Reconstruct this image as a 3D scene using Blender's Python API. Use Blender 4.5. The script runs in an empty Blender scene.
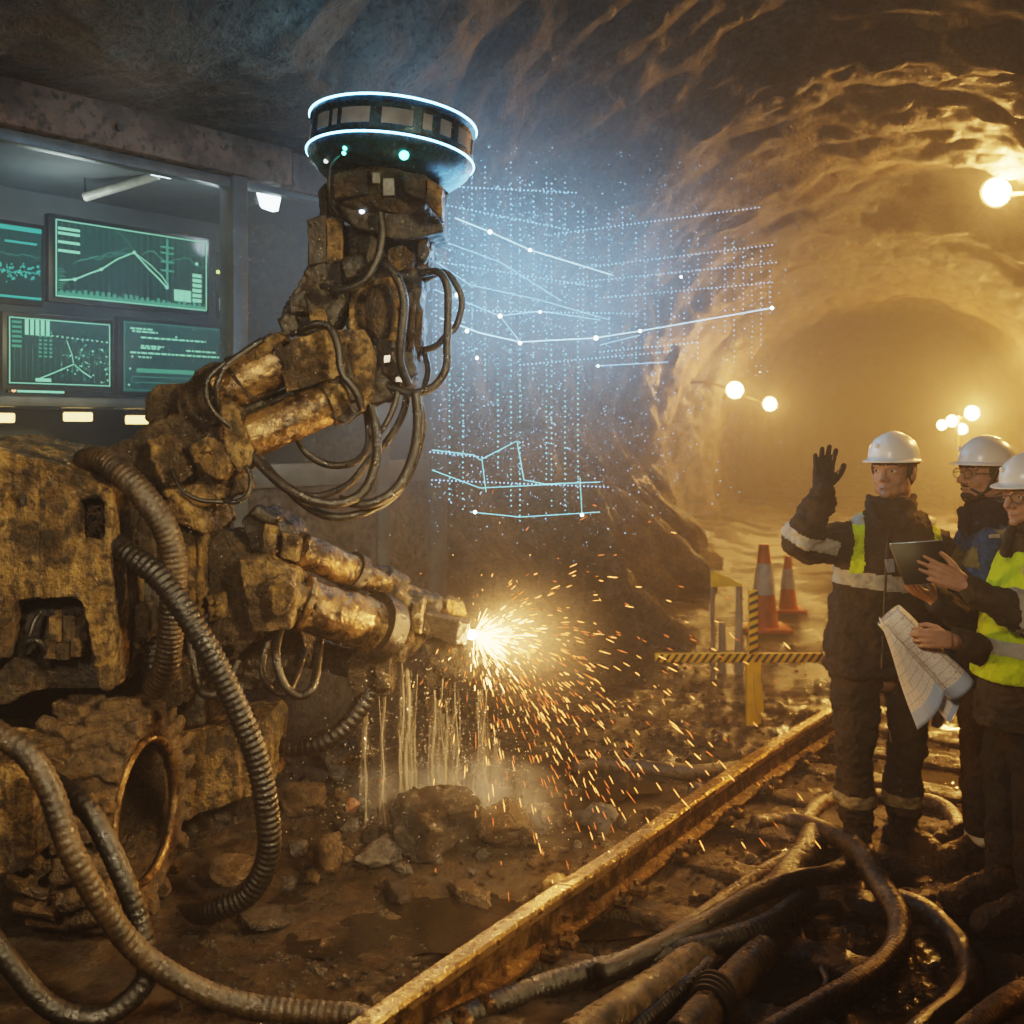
import bpy, bmesh, math, random
from mathutils import Vector, Matrix, noise
random.seed(7)
sc = bpy.context.scene
col = sc.collection
V = Vector
F = 1100.0; CX = 512.0; HY = 430.0; H = 1.86      # focal length in pixels, horizon row, eye height

def P(px, py, Y):
    return V(((px - CX) / F * Y, Y, H + (HY - py) / F * Y))

def G(px, py, z=0.0):
    Y = (H - z) * F / (py - HY)
    return V(((px - CX) / F * Y, Y, z))

# ------------------------------------------------------------ camera
cam_d = bpy.data.cameras.new('camera'); cam = bpy.data.objects.new('camera', cam_d); col.objects.link(cam)
cam.location = (0, 0, H); cam.rotation_euler = (math.pi / 2, 0, 0)
cam_d.sensor_width = 36; cam_d.lens = F / 1024 * 36; cam_d.shift_y = (HY - 512) / 1024
cam_d.clip_start = 0.05; cam_d.clip_end = 200
cam_d.dof.use_dof = True; cam_d.dof.focus_distance = 4.6; cam_d.dof.aperture_fstop = 2.8
sc.camera = cam

# ------------------------------------------------------------ materials
class NT:
    def __init__(s, name):
        s.m = bpy.data.materials.new(name); s.m.use_nodes = True
        s.t = s.m.node_tree; s.t.nodes.clear()
        s.out = s.n('ShaderNodeOutputMaterial')
    def n(s, ty, **kw):
        nd = s.t.nodes.new(ty)
        for k, v in kw.items():
            if k.startswith('_'): setattr(nd, k[1:], v)
            else:
                key = int(k[1:]) if k[0] == 'i' and k[1:].isdigit() else k.replace('__', ' ')
                nd.inputs[key].default_value = v
        return nd
    def l(s, a, b): s.t.links.new(a, b)
    def coord(s, scale=(1, 1, 1), kind='Object'):
        tc = s.n('ShaderNodeTexCoord'); mp = s.n('ShaderNodeMapping'); mp.inputs['Scale'].default_value = scale
        s.l(tc.outputs[kind], mp.inputs['Vector']); return mp.outputs['Vector']
    def noise(s, co, scale, detail=6, rough=0.6, dist=0.0):
        nd = s.n('ShaderNodeTexNoise'); nd.inputs['Scale'].default_value = scale; nd.inputs['Detail'].default_value = detail
        nd.inputs['Roughness'].default_value = rough; nd.inputs['Distortion'].default_value = dist
        s.l(co, nd.inputs['Vector']); return nd.outputs['Fac']
    def ramp(s, fac, a, b, ca=(0, 0, 0, 1), cb=(1, 1, 1, 1)):
        r = s.n('ShaderNodeValToRGB'); r.color_ramp.elements[0].position = a; r.color_ramp.elements[1].position = b
        r.color_ramp.elements[0].color = ca; r.color_ramp.elements[1].color = cb
        s.l(fac, r.inputs['Fac']); return r.outputs['Color']
    def mix(s, fac, a, b, mode='MIX'):
        m = s.n('ShaderNodeMix', _data_type='RGBA', _blend_type=mode)
        if isinstance(fac, float): m.inputs['Factor'].default_value = fac
        else: s.l(fac, m.inputs['Factor'])
        for k, v in ((6, a), (7, b)):
            if isinstance(v, tuple): m.inputs[k].default_value = v if len(v) == 4 else v + (1,)
            else: s.l(v, m.inputs[k])
        return m.outputs[2]
    def bump(s, h, strength=0.5, dist=0.01):
        b = s.n('ShaderNodeBump'); b.inputs['Strength'].default_value = strength; b.inputs['Distance'].default_value = dist
        s.l(h, b.inputs['Height']); return b.outputs['Normal']
    def bsdf(s, base, rough=0.5, metal=0.0, normal=None, spec=0.5, **kw):
        b = s.n('ShaderNodeBsdfPrincipled')
        for k, v in (('Base Color', base), ('Roughness', rough), ('Metallic', metal)):
            if isinstance(v, tuple): b.inputs[k].default_value = v if len(v) == 4 else v + (1,)
            elif isinstance(v, (int, float)): b.inputs[k].default_value = v
            else: s.l(v, b.inputs[k])
        b.inputs['Specular IOR Level'].default_value = spec
        if normal is not None: s.l(normal, b.inputs['Normal'])
        for k, v in kw.items(): b.inputs[k.replace('__', ' ')].default_value = v
        s.l(b.outputs[0], s.out.inputs['Surface']); s.b = b
        return s.m

def plain(name, c, rough=0.5, metal=0.0, bump=0.0, bscale=60, spec=0.5, vary=0.25, **kw):
    t = NT(name); co = t.coord()
    n1 = t.noise(co, bscale * 0.25, 5)
    lo = tuple(x * (1 - vary) for x in c); hi = tuple(min(1, x * (1 + vary)) for x in c)
    base = t.mix(t.ramp(n1, 0.35, 0.65), lo, hi)
    nm = t.bump(t.noise(co, bscale, 6), bump, 0.01) if bump else None
    return t.bsdf(base, rough, metal, nm, spec, **kw)

def emit(name, c, strength, sample=False):
    t = NT(name); e = t.n('ShaderNodeEmission'); e.inputs['Color'].default_value = c + (1,); e.inputs['Strength'].default_value = strength
    t.l(e.outputs[0], t.out.inputs['Surface'])
    t.m.cycles.emission_sampling = 'AUTO' if sample else 'NONE'
    return t.m

def muddy(name, paint, mud, cover=0.5, rough=(0.22, 0.6), streak=0.6, metal=0.0, bs=1.0, scale=5.0, spec=0.6):
    """wet mud splashed over worn paint"""
    t = NT(name); co = t.coord(); cs = t.coord((9, 9, 1.3))
    n1 = t.noise(co, scale, 9, 0.65); n2 = t.noise(cs, 2.2, 7, 0.6); n3 = t.noise(co, 70, 6, 0.7); n4 = t.noise(co, 22, 5, 0.6)
    f1 = t.ramp(n1, cover - 0.07, cover + 0.07)
    f2 = t.ramp(n2, 0.42, 0.62)
    f4 = t.ramp(n4, 0.52, 0.62)
    c = t.mix(f1, paint, tuple(x * 0.55 for x in mud))
    sm = t.n('ShaderNodeMath', _operation='MULTIPLY'); sm.inputs[1].default_value = streak; t.l(f2, sm.inputs[0])
    c = t.mix(sm.outputs[0], c, mud)
    s4 = t.n('ShaderNodeMath', _operation='MULTIPLY'); s4.inputs[1].default_value = 0.85; t.l(f4, s4.inputs[0])
    c = t.mix(s4.outputs[0], c, tuple(x * 0.25 for x in mud))
    r = t.ramp(n4, 0.35, 0.65, (rough[0],) * 3 + (1,), (rough[1],) * 3 + (1,))
    ad = t.n('ShaderNodeMath', _operation='ADD'); t.l(n3, ad.inputs[0]); 
    m2 = t.n('ShaderNodeMath', _operation='MULTIPLY'); m2.inputs[1].default_value = 2.0; t.l(n4, m2.inputs[0]); t.l(m2.outputs[0], ad.inputs[1])
    ad2 = t.n('ShaderNodeMath', _operation='ADD'); t.l(ad.outputs[0], ad2.inputs[0]); t.l(n2, ad2.inputs[1])
    nm = t.bump(ad2.outputs[0], min(1, 0.9 * bs), 0.022)
    return t.bsdf(c, r, metal, nm, spec)

# ------------------------------------------------------------ mesh builder
class MB:
    def __init__(s): s.v = []; s.f = []
    def add(s, vs, fs):
        b = len(s.v); s.v.extend(V(v) for v in vs); s.f.extend(tuple(b + i for i in f) for f in fs); return s
    def box(s, c, size, R=None, taper=1.0):
        c = V(c); R = R or Matrix.Identity(3); hx, hy, hz = (x / 2 for x in size); vs = []
        for z in (-hz, hz):
            k = taper if z > 0 else 1
            for x, y in ((-hx, -hy), (hx, -hy), (hx, hy), (-hx, hy)): vs.append(c + R @ V((x * k, y * k, z)))
        return s.add(vs, [(3, 2, 1, 0), (4, 5, 6, 7), (0, 1, 5, 4), (1, 2, 6, 5), (2, 3, 7, 6), (3, 0, 4, 7)])
    def bbox(s, c, size, R=None, bev=0.01, seg=2):
        bm = bmesh.new(); bmesh.ops.create_cube(bm, size=1)
        for v in bm.verts: v.co = V((v.co.x * size[0], v.co.y * size[1], v.co.z * size[2]))
        bmesh.ops.bevel(bm, geom=bm.edges[:], offset=bev, segments=seg, affect='EDGES', profile=0.5)
        return s.bm(bm, c, R)
    def bm(s, bm, c=(0, 0, 0), R=None):
        R = R or Matrix.Identity(3); c = V(c); bm.verts.index_update()
        s.add([c + R @ v.co for v in bm.verts], [[v.index for v in f.verts] for f in bm.faces]); bm.free(); return s
    def prism(s, poly, Y, depth, back=None):
        """pixel outline standing at depth Y, extruded away from the viewer by depth metres"""
        n = len(poly); d = V(back).normalized() * depth if back else V((0, depth, 0))
        bm = bmesh.new()
        fr = [bm.verts.new(P(x, y, Y if len(q) == 0 else q[0])) for x, y, *q in poly]
        bk = [bm.verts.new(v.co + d) for v in fr]
        bm.faces.new(fr); bm.faces.new(bk[::-1])
        for i in range(n): bm.faces.new((fr[i], bk[i], bk[(i + 1) % n], fr[(i + 1) % n]))
        bmesh.ops.recalc_face_normals(bm, faces=bm.faces[:])
        bmesh.ops.triangulate(bm, faces=[f for f in bm.faces if len(f.verts) > 4])
        return s.bm(bm)
    def tube(s, pts, rad, seg=12, caps=True, closed=False):
        pts = [V(p) for p in pts]; n = len(pts)
        rad = rad if isinstance(rad, (list, tuple)) else [rad] * n
        b = len(s.v); up = None
        for i, p in enumerate(pts):
            a = pts[(i - 1) % n] if closed else pts[max(i - 1, 0)]
            c = pts[(i + 1) % n] if closed else pts[min(i + 1, n - 1)]
            d = (c - a)
            if d.length < 1e-9: d = V((0, 0, 1))
            d.normalize()
            if up is None: up = V((0, 0, 1)) if abs(d.z) < 0.9 else V((0, 1, 0))
            x = d.cross(up)
            if x.length < 1e-6: x = d.orthogonal()
            x.normalize(); up = x.cross(d).normalized()
            for k in range(seg):
                t = 2 * math.pi * k / seg
                s.v.append(p + (x * math.cos(t) + up * math.sin(t)) * rad[i])
        for i in range(n if closed else n - 1):
            j = (i + 1) % n
            for k in range(seg):
                l = (k + 1) % seg
                s.f.append((b + i * seg + k, b + i * seg + l, b + j * seg + l, b + j * seg + k))
        if caps and not closed:
            s.f.append(tuple(b + k for k in range(seg))[::-1]); s.f.append(tuple(b + (n - 1) * seg + k for k in range(seg)))
        return s
    def cyl(s, p0, p1, r0, r1=None, seg=20):
        return s.tube([p0, p1], [r0, r0 if r1 is None else r1], seg)
    def cap(s, p0, r0, p1=None, r1=None, seg=14):
        """tapered capsule"""
        p0 = V(p0)
        if p1 is None: return s.ell(p0, (r0, r0, r0))
        p1 = V(p1); d = p1 - p0
        if d.length < 1e-6: return s.ell(p0, (r0, r0, r0))
        d.normalize(); r1 = r0 if r1 is None else r1; pts = []; rs = []
        for k in range(5):
            a = math.pi / 2 * k / 5; pts.append(p0 - d * r0 * math.cos(a)); rs.append(max(r0 * math.sin(a), 1e-4))
        pts.append(p0); rs.append(r0); pts.append(p1); rs.append(r1)
        for k in range(4, -1, -1):
            a = math.pi / 2 * k / 5; pts.append(p1 + d * r1 * math.cos(a)); rs.append(max(r1 * math.sin(a), 1e-4))
        return s.tube(pts, rs, seg)
    def chain(s, lst, seg=14):
        for (a, ra), (b, rb) in zip(lst[:-1], lst[1:]): s.cap(a, ra, b, rb, seg)
        return s
    def ell(s, c, r, R=None, seg=18, rings=12):
        c = V(c); R = R or Matrix.Identity(3); b = len(s.v)
        s.v.append(c + R @ V((0, 0, -r[2])))
        for i in range(1, rings):
            t = math.pi * i / rings
            for k in range(seg):
                u = 2 * math.pi * k / seg
                s.v.append(c + R @ V((r[0] * math.sin(t) * math.cos(u), r[1] * math.sin(t) * math.sin(u), -r[2] * math.cos(t))))
        s.v.append(c + R @ V((0, 0, r[2]))); e = len(s.v) - 1
        for k in range(seg):
            l = (k + 1) % seg
            s.f.append((b, b + 1 + l, b + 1 + k)); s.f.append((e, e - seg + k, e - seg + l))
            for i in range(rings - 2):
                o = b + 1 + i * seg; s.f.append((o + k, o + l, o + seg + l, o + seg + k))
        return s
    def lathe(s, c, axis, prof, seg=32, closed=False):
        """prof: (radius, height along axis)"""
        c = V(c); d = V(axis).normalized(); x = d.orthogonal().normalized()
        if abs(d.z) > 0.5: x = (V((1, 0, 0)) - d * d.x).normalized()
        y = d.cross(x); b = len(s.v); n = len(prof)
        for r, h in prof:
            for k in range(seg):
                t = 2 * math.pi * k / seg; s.v.append(c + d * h + (x * math.cos(t) + y * math.sin(t)) * r)
        for i in range(n if closed else n - 1):
            j = (i + 1) % n
            for k in range(seg):
                l = (k + 1) % seg; s.f.append((b + i * seg + k, b + i * seg + l, b + j * seg + l, b + j * seg + k))
        if not closed:
            s.f.append(tuple(b + k for k in range(seg))[::-1]); s.f.append(tuple(b + (n - 1) * seg + k for k in range(seg)))
        return s
    def quad(s, a, b, c, d): return s.add([a, b, c, d], [(0, 1, 2, 3)])
    def mesh(s, name):
        me = bpy.data.meshes.new(name); me.from_pydata([tuple(v) for v in s.v], [], [tuple(f) for f in s.f]); me.validate(); me.update(); return me
    def build(s, name, m, parent=None, smooth=True, top=None, angle=0.6, mesh=None):
        me = mesh or s.mesh(name)
        if m is not None:
            for q in (m if isinstance(m, (list, tuple)) else [m]): me.materials.append(q)
        o = bpy.data.objects.new(name, me); col.objects.link(o)
        if smooth:
            me.polygons.foreach_set('use_smooth', [True] * len(me.polygons))
            if angle: me.set_sharp_from_angle(angle=angle)
        if parent is not None: adopt(o, parent)
        else:
            vs = [v.co for v in me.vertices]
            if vs:
                b = V(((min(v.x for v in vs) + max(v.x for v in vs)) / 2, (min(v.y for v in vs) + max(v.y for v in vs)) / 2, min(v.z for v in vs)))
                me.transform(Matrix.Translation(-b)); o.location = b; BASE[o.name] = b
        return o

BASE = {}
def origin(o):
    return BASE.get(o.name, V((0, 0, 0)))
def adopt(o, parent):
    o.parent = parent; o.matrix_parent_inverse = Matrix.Translation(-origin(parent))

def tag(o, label=None, cat=None, group=None, kind=None):
    for k, v in (('label', label), ('category', cat), ('group', group), ('kind', kind)):
        if v: o[k] = v
    return o

def thing(name, loc, label, cat, group=None):
    o = bpy.data.objects.new(name, None); col.objects.link(o); o.location = loc; o.empty_display_size = 0.1
    BASE[o.name] = V(loc); return tag(o, label, cat, group)

def fbm(p, freq, octv=3):
    return noise.fractal(p * freq, 0.9, 2.1, octv, noise_basis='PERLIN_ORIGINAL')

def remesh(mb, voxel=0.009, smooth=2, amp=0.0, freq=14.0, octv=3, aniso=(1, 1, 1), name='m'):
    """fuse the builder's solids into one continuous skin, then roughen it"""
    me = mb.mesh(name); o = bpy.data.objects.new('tmp', me); col.objects.link(o)
    md = o.modifiers.new('r', 'REMESH'); md.mode = 'VOXEL'; md.voxel_size = voxel; md.use_smooth_shade = True
    if smooth:
        m2 = o.modifiers.new('s', 'SMOOTH'); m2.iterations = smooth; m2.factor = 0.5
    dg = bpy.context.evaluated_depsgraph_get(); dg.update()
    out = bpy.data.meshes.new_from_object(o.evaluated_get(dg)); out.name = name
    bpy.data.objects.remove(o); bpy.data.meshes.remove(me)
    if amp:
        a = V(aniso)
        cs = []
        for v in out.vertices:
            q = V((v.co.x * a.x, v.co.y * a.y, v.co.z * a.z))
            cs.extend(v.co + v.normal * amp * (fbm(q, freq, octv) + .35 * fbm(q, freq * 4.3, 2)))
        out.vertices.foreach_set('co', cs); out.update()
    return out

def mudpart(name, mb, m, parent, voxel=0.009, amp=0.008, freq=16.0, smooth=1, aniso=(1, 1, 1)):
    return mb.build(name, m, parent, mesh=remesh(mb, voxel, smooth, amp, freq, 3, aniso, name), angle=None)

def spline(pts, step):
    """Catmull-Rom through the points, resampled evenly"""
    pts = [V(p) for p in pts]; q = [pts[0] * 2 - pts[1]] + pts + [pts[-1] * 2 - pts[-2]]; out = []
    for i in range(1, len(q) - 2):
        p0, p1, p2, p3 = q[i - 1], q[i], q[i + 1], q[i + 2]
        for k in range(24):
            t = k / 24
            out.append(0.5 * ((2 * p1) + (p2 - p0) * t + (2 * p0 - 5 * p1 + 4 * p2 - p3) * t * t + (3 * p1 - p0 - 3 * p2 + p3) * t ** 3))
    out.append(pts[-1]); res = [out[0]]; acc = 0.0
    for a, b in zip(out[:-1], out[1:]):
        L = (b - a).length
        if L < 1e-9: continue
        d = step - acc
        while d <= L:
            res.append(a + (b - a) * (d / L)); d += step
        acc = L - (d - step)
    if (res[-1] - out[-1]).length > step * 0.3: res.append(out[-1])
    return res

def hose_mb(pts, r, rib=0.0, pitch=0.02, seg=14, mb=None):
    mb = mb or MB()
    if rib:
        c = spline(pts, pitch / 4); rad = [r * (1 + rib * (0, 1, 1, 0)[i % 4]) for i in range(len(c))]
    else:
        c = spline(pts, max(0.012, r * 0.5)); rad = [r * (1 + 0.06 * fbm(p, 9, 2)) for p in c]
    return mb.tube(c, rad, seg)

def rotz(a): return Matrix.Rotation(a, 3, 'Z')
def basis(z, y):
    """columns: x, y, z with z along the first vector and y near the second"""
    z = V(z).normalized(); x = V(y).cross(z).normalized(); y = z.cross(x)
    return Matrix((x, y, z)).transposed()
# ------------------------------------------------------------ setting: tunnel
AX = V((0.325, 0.9457, 0)); LT = V((0.9457, -0.325, 0))     # along the drift, to its right
CZ = 1.24; R0 = 3.7
def T(s, lat, z): return AX * s + LT * lat + V((0, 0, z))

def rock_mat():
    t = NT('tunnel_rock'); co = t.coord(); ring = t.coord((1, 1, 1))
    n1 = t.noise(co, 0.7, 8, 0.65); n2 = t.noise(co, 5, 8, 0.7); n3 = t.noise(co, 28, 5, 0.7)
    c = t.mix(t.ramp(n1, 0.35, 0.65), (0.045, 0.036, 0.028), (0.17, 0.135, 0.095))
    c = t.mix(t.ramp(n2, 0.45, 0.65), c, (0.26, 0.205, 0.145)); c = t.mix(t.ramp(n3, 0.5, 0.72), c, (0.03, 0.024, 0.018))
    a = t.n('ShaderNodeMath', _operation='ADD'); t.l(n2, a.inputs[0]); t.l(n3, a.inputs[1])
    nm = t.bump(a.outputs[0], 1.0, 0.10)
    r = t.ramp(n2, 0.3, 0.7, (0.35,) * 3 + (1,), (0.8,) * 3 + (1,))
    return t.bsdf(c, r, 0, nm, 0.5)
ROCK = rock_mat()

def tunnel_pt(s, th):
    """th = 0 on the right at the springing, pi on the left; continues below to the floor"""
    lat = R0 * math.cos(th); z = CZ + R0 * math.sin(th)
    n = V((math.cos(th), 0, math.sin(th)))
    q = V((s * 1.7, th * 1.4, 0.0))
    d = 0.20 * fbm(V((s * 0.5, th * 2.0, 3.1)), 1.0, 3) + 0.13 * fbm(q, 1.3, 4) + 0.05 * math.sin(s * 5.2 + 2 * fbm(V((s * .3, th, 0)), 1.5, 2)) * (0.4 + 0.6 * fbm(V((s * .2, th, 9)), 1, 2))
    d += 0.13 * abs(fbm(V((s * 2.6, th * 4.3, 5)), 1.0, 5)) + 0.05 * fbm(V((s * 7, th * 9, 1)), 1.0, 3)
    for sr in (9.5, 17.0, 26.0): d -= 0.16 * math.exp(-((s - sr) / 0.35) ** 2)
    lat += d * n.x; z += d * n.z
    if lat < 0:
        # rough face bulging in low on the left, beyond the control room
        k = max(0.0, min(1.0, (s - 7.0) / 0.8)) * max(0.0, min(1.0, (19 - s) / 5.0))
        kz = max(0.0, 1 - max(z, 0) / 3.6)
        lat += k * kz * (1.05 + 0.9 * fbm(V((s * 0.9, z * 0.5 + s * 0.5, 2)), 1.0, 4))
        if s < 6.95 and z < 3.62: lat = -6.6; z = z if z < 3.2 else 3.62 + 0.06 * d
    return T(s, lat, z)

def shell(name, th0, th1, nt, s0=-2.5, s1=60.0):
    mb = MB(); ss = []; s = s0
    while s < s1:
        ss.append(s); s += 0.10 if s < 14 else (0.2 if s < 30 else 0.6)
    for s in ss:
        for k in range(nt + 1): mb.v.append(tunnel_pt(s, th0 + (th1 - th0) * k / nt))
    w = nt + 1
    for i in range(len(ss) - 1):
        for k in range(nt): mb.f.append((i * w + k, i * w + k + 1, (i + 1) * w + k + 1, (i + 1) * w + k))
    return tag(mb.build(name, ROCK, angle=None), kind='structure')
TB = math.asin(-1.4 / R0)
shell('wall_right', TB, 0.55, 40)
shell('ceiling', 0.55, math.pi - 0.55, 110)
shell('wall_left', math.pi - 0.55, math.pi - TB, 60)
mb = MB(); mb.quad(T(60, -5, -1), T(60, 5, -1), T(60, 5, 6), T(60, -5, 6))
tag(mb.build('wall_back', ROCK), kind='structure')

# rock overhang over the control room, rough underside
mb = MB(); n = 70
for i in range(n + 1):
    for j in range(n + 1):
        s = 1.0 + 6.4 * i / n; lat = -6.4 + 3.75 * j / n
        p = T(s, lat, 3.60); a = fbm(p, 1.1, 5) * 0.16 + abs(fbm(p, 3.1, 4)) * 0.10
        e = max(0, (j / n - 0.86) / 0.14)
        p.z += a + 0.25 * e * e; mb.v.append(p)
for i in range(n):
    for j in range(n): a = i * (n + 1) + j; mb.f.append((a, a + 1, a + n + 2, a + n + 1))
tag(mb.build('trim_1', ROCK, angle=None), kind='structure')

# ------------------------------------------------------------ floor
def gz(x, y):
    p = V((x, y, 0)); d = 0.030 * fbm(p, 1.6, 4) + 0.020 * fbm(p, 6.0, 4) + 0.012 * abs(fbm(p, 17.0, 3))
    s = p.dot(AX); lat = p.dot(LT)
    # rubble bank at the foot of the machine
    b = math.exp(-(((x + 0.75) / 0.8) ** 2 + ((y - 5.5) / 0.9) ** 2)); d += 0.16 * b + 0.10 * b * fbm(p, 4.0, 3)
    d -= 0.035 * math.exp(-(((x + 0.45) / 0.8) ** 2 + ((y - 4.25) / 0.5) ** 2))
    # ballast along the left wall
    d += 0.25 * max(0, min(1, (-lat - 2.0) / 1.2)) * (0.6 + 0.6 * fbm(p, 2.0, 3)) * (1 if s > 6.8 else 0)
    return d
def floor_mat():
    t = NT('wet_mud_ground'); co = t.coord()
    n1 = t.noise(co, 1.3, 7, 0.65); n2 = t.noise(co, 9, 8, 0.7); n3 = t.noise(co, 45, 6, 0.7)
    c = t.mix(t.ramp(n2, 0.35, 0.65), (0.012, 0.009, 0.006), (0.07, 0.050, 0.031))
    c = t.mix(t.ramp(n1, 0.5, 0.7), c, (0.05, 0.038, 0.025))
    a = t.n('ShaderNodeMath', _operation='ADD'); t.l(n2, a.inputs[0]); t.l(n3, a.inputs[1])
    nm = t.bump(a.outputs[0], 1.0, 0.05)
    r = t.ramp(n1, 0.40, 0.66, (0.13,) * 3 + (1,), (0.48,) * 3 + (1,))
    return t.bsdf(c, r, 0, nm, 0.7)
MUD = floor_mat()
mb = MB(); xs = []; 
def axis_vals(a, b, c0, c1, fine, coarse):
    out = []; x = a
    while x < b: out.append(x); x += fine if c0 < x < c1 else coarse
    out.append(b); return out
xs = axis_vals(-9, 26, -2.6, 3.4, 0.024, 0.4); ys = axis_vals(-3, 62, 3.0, 8.0, 0.026, 0.35)
for y in ys:
    for x in xs: mb.v.append(V((x, y, gz(x, y))))
w = len(xs)
for i in range(len(ys) - 1):
    for k in range(w - 1): mb.f.append((i * w + k, i * w + k + 1, (i + 1) * w + k + 1, (i + 1) * w + k))
fl = mb.build('floor', MUD, angle=None); tag(fl, kind='structure')

# puddles: still water lying in the hollows
def water_mat():
    t = NT('puddle_water'); co = t.coord((1, 1, 1)); n = t.noise(co, 22, 4)
    nm = t.bump(n, 0.30, 0.012)
    return t.bsdf((0.012, 0.010, 0.007), 0.03, 0, nm, 0.9)
WATER = water_mat()
def puddle(cx, cy, rx, ry, z, label):
    mb = MB(); n = 48; mb.v.append(V((cx, cy, z)))
    for k in range(n):
        t = 2 * math.pi * k / n; j = 1 + 0.35 * fbm(V((math.cos(t) * 1.5 + cx, math.sin(t) * 1.5, cy)), 1.0, 3)
        mb.v.append(V((cx + rx * j * math.cos(t), cy + ry * j * math.sin(t), z)))
    for k in range(n): mb.f.append((0, 1 + k, 1 + (k + 1) % n))
    return tag(mb.build('puddle', WATER), label, 'puddle')
puddle(-0.50, 4.28, 0.95, 0.46, -0.006, 'muddy brown water pooled between the rubble heap and the rail')
puddle(1.55, 4.05, 0.75, 0.55, 0.004, 'shallow golden lit water film among the hose coils')
puddle(0.30, 5.75, 0.55, 0.42, 0.03, 'foaming pool under the falling water by the rocks')
puddle(2.35, 6.3, 0.9, 0.8, 0.006, 'amber lit wet patch behind the standing workers')

# ------------------------------------------------------------ control room behind glass
A0 = V((-2.42, 5.2, 0)); BD = V((0.81, 1, 0)).normalized(); BN = V((-0.7771, 0.6294, 0))   # along the front, into the room
def B(t, z, dep=0.0): return A0 + BD * (t * 1.2869) + BN * dep + V((0, 0, z))
RB = Matrix((BD, BN, V((0, 0, 1)))).transposed()
RUST = muddy('rusty_beam', (0.135, 0.088, 0.062), (0.07, 0.047, 0.034), 0.5, (0.45, 0.8), 0.3, 0.0, 0.4, 4)
STEEL = plain('grey_painted_steel', (0.11, 0.115, 0.11), 0.45, 0.3, 0.15, 30)
DARK = plain('dark_interior_panel', (0.025, 0.027, 0.028), 0.6, 0, 0.1, 20)
def bbar(mb, t0, t1, z0, z1, d0, d1, bev=0.008):
    c = (B(t0, z0, d0) + B(t1, z1, d1)) / 2
    mb.bbox(c, ((t1 - t0) * 1.2869, d1 - d0, z1 - z0), RB, bev); return mb
win = bpy.data.objects.new('window_1', None); col.objects.link(win); win.location = B(0.6, 0, 0); BASE[win.name] = B(0.6, 0, 0); win['kind'] = 'structure'
m_ = MB(); bbar(m_, -1.6, 1.33, 3.30, 3.52, -0.06, 0.10); m_.build('top_beam', RUST, win)
m_ = MB(); bbar(m_, 1.34, 2.35, 3.28, 3.50, -0.05, 0.10); m_.build('top_beam', RUST, win)
for t in (0.45, 1.2):
    m_ = MB(); p = B(t, 3.40, -0.065); m_.cyl(p, p - BN * 0.02, 0.022, 0.02, 12); m_.build('bolt', DARK, win)
m_ = MB(); bbar(m_, -1.6, 1.02, 3.23, 3.29, -0.01, 0.07); bbar(m_, 1.10, 2.35, 3.25, 3.29, -0.01, 0.07); bbar(m_, -1.6, 2.35, 1.52, 1.66, -0.02, 0.10); m_.build('window_frame', STEEL, win)
m_ = MB(); bbar(m_, 1.02, 1.10, 0.8, 3.30, -0.03, 0.10); bbar(m_, 1.90, 1.98, 0.8, 3.30, -0.03, 0.10); bbar(m_, 2.28, 2.40, 0.0, 3.5, -0.04, 0.12); m_.build('mullion', STEEL, win)
m_ = MB(); bbar(m_, -1.6, 2.40, 0.0, 1.52, 0.0, 0.08); m_.build('lower_panel', muddy('stained_wall_panel', (0.060, 0.055, 0.05), (0.035, 0.028, 0.022), .5, (.35, .7), .7, 0, .8, 2.5), win)
def glass_mat():
    t = NT('dirty_glass'); co = t.coord(); n = t.noise(co, 3.0, 8, 0.7)
    g = t.n('ShaderNodeBsdfTransparent'); g.inputs['Color'].default_value = (0.86, 0.93, 0.93, 1)
    gl = t.n('ShaderNodeBsdfGlossy'); gl.inputs['Roughness'].default_value = 0.38; gl.inputs['Color'].default_value = (0.8, 0.85, 0.9, 1)
    df = t.n('ShaderNodeBsdfDiffuse'); df.inputs['Color'].default_value = (0.16, 0.17, 0.16, 1)
    m1 = t.n('ShaderNodeMixShader'); m1.inputs[0].default_value = 0.03; t.l(g.outputs[0], m1.inputs[1]); t.l(gl.outputs[0], m1.inputs[2])
    r = t.ramp(n, 0.35, 0.75, (0.02,) * 3 + (1,), (0.13,) * 3 + (1,))
    m2 = t.n('ShaderNodeMixShader'); t.l(r, m2.inputs[0]); t.l(m1.outputs[0], m2.inputs[1]); t.l(df.outputs[0], m2.inputs[2])
    t.l(m2.outputs[0], t.out.inputs['Surface']); return t.m
GLASS = glass_mat()
for t0, t1 in ((-1.6, 1.02), (1.10, 1.90), (1.98, 2.28)):
    m_ = MB(); m_.quad(B(t0, 1.6, 0.02), B(t1, 1.6, 0.02), B(t1, 3.25, 0.02), B(t0, 3.25, 0.02)); m_.build('pane', GLASS, win, smooth=False)
BR = plain('control_room_lining', (0.085, 0.095, 0.095), 0.8, 0, 0.1, 8)
m_ = MB(); m_.quad(B(-2.2, 0, 1.5), B(2.4, 0, 1.5), B(2.4, 3.55, 1.5), B(-2.2, 3.55, 1.5)); tag(m_.build('wall_control_room', BR), kind='structure')
m_ = MB(); m_.quad(B(-2.2, 3.35, 0.1), B(2.4, 3.35, 0.1), B(2.4, 3.35, 1.5), B(-2.2, 3.35, 1.5)); tag(m_.build('ceiling_control_room', BR), kind='structure')
m_ = MB(); m_.quad(B(2.4, 0, 0.1), B(2.4, 3.5, 0.1), B(2.4, 3.5, 1.5), B(2.4, 0, 1.5)); tag(m_.build('wall_control_room_end', BR), kind='structure')
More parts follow.
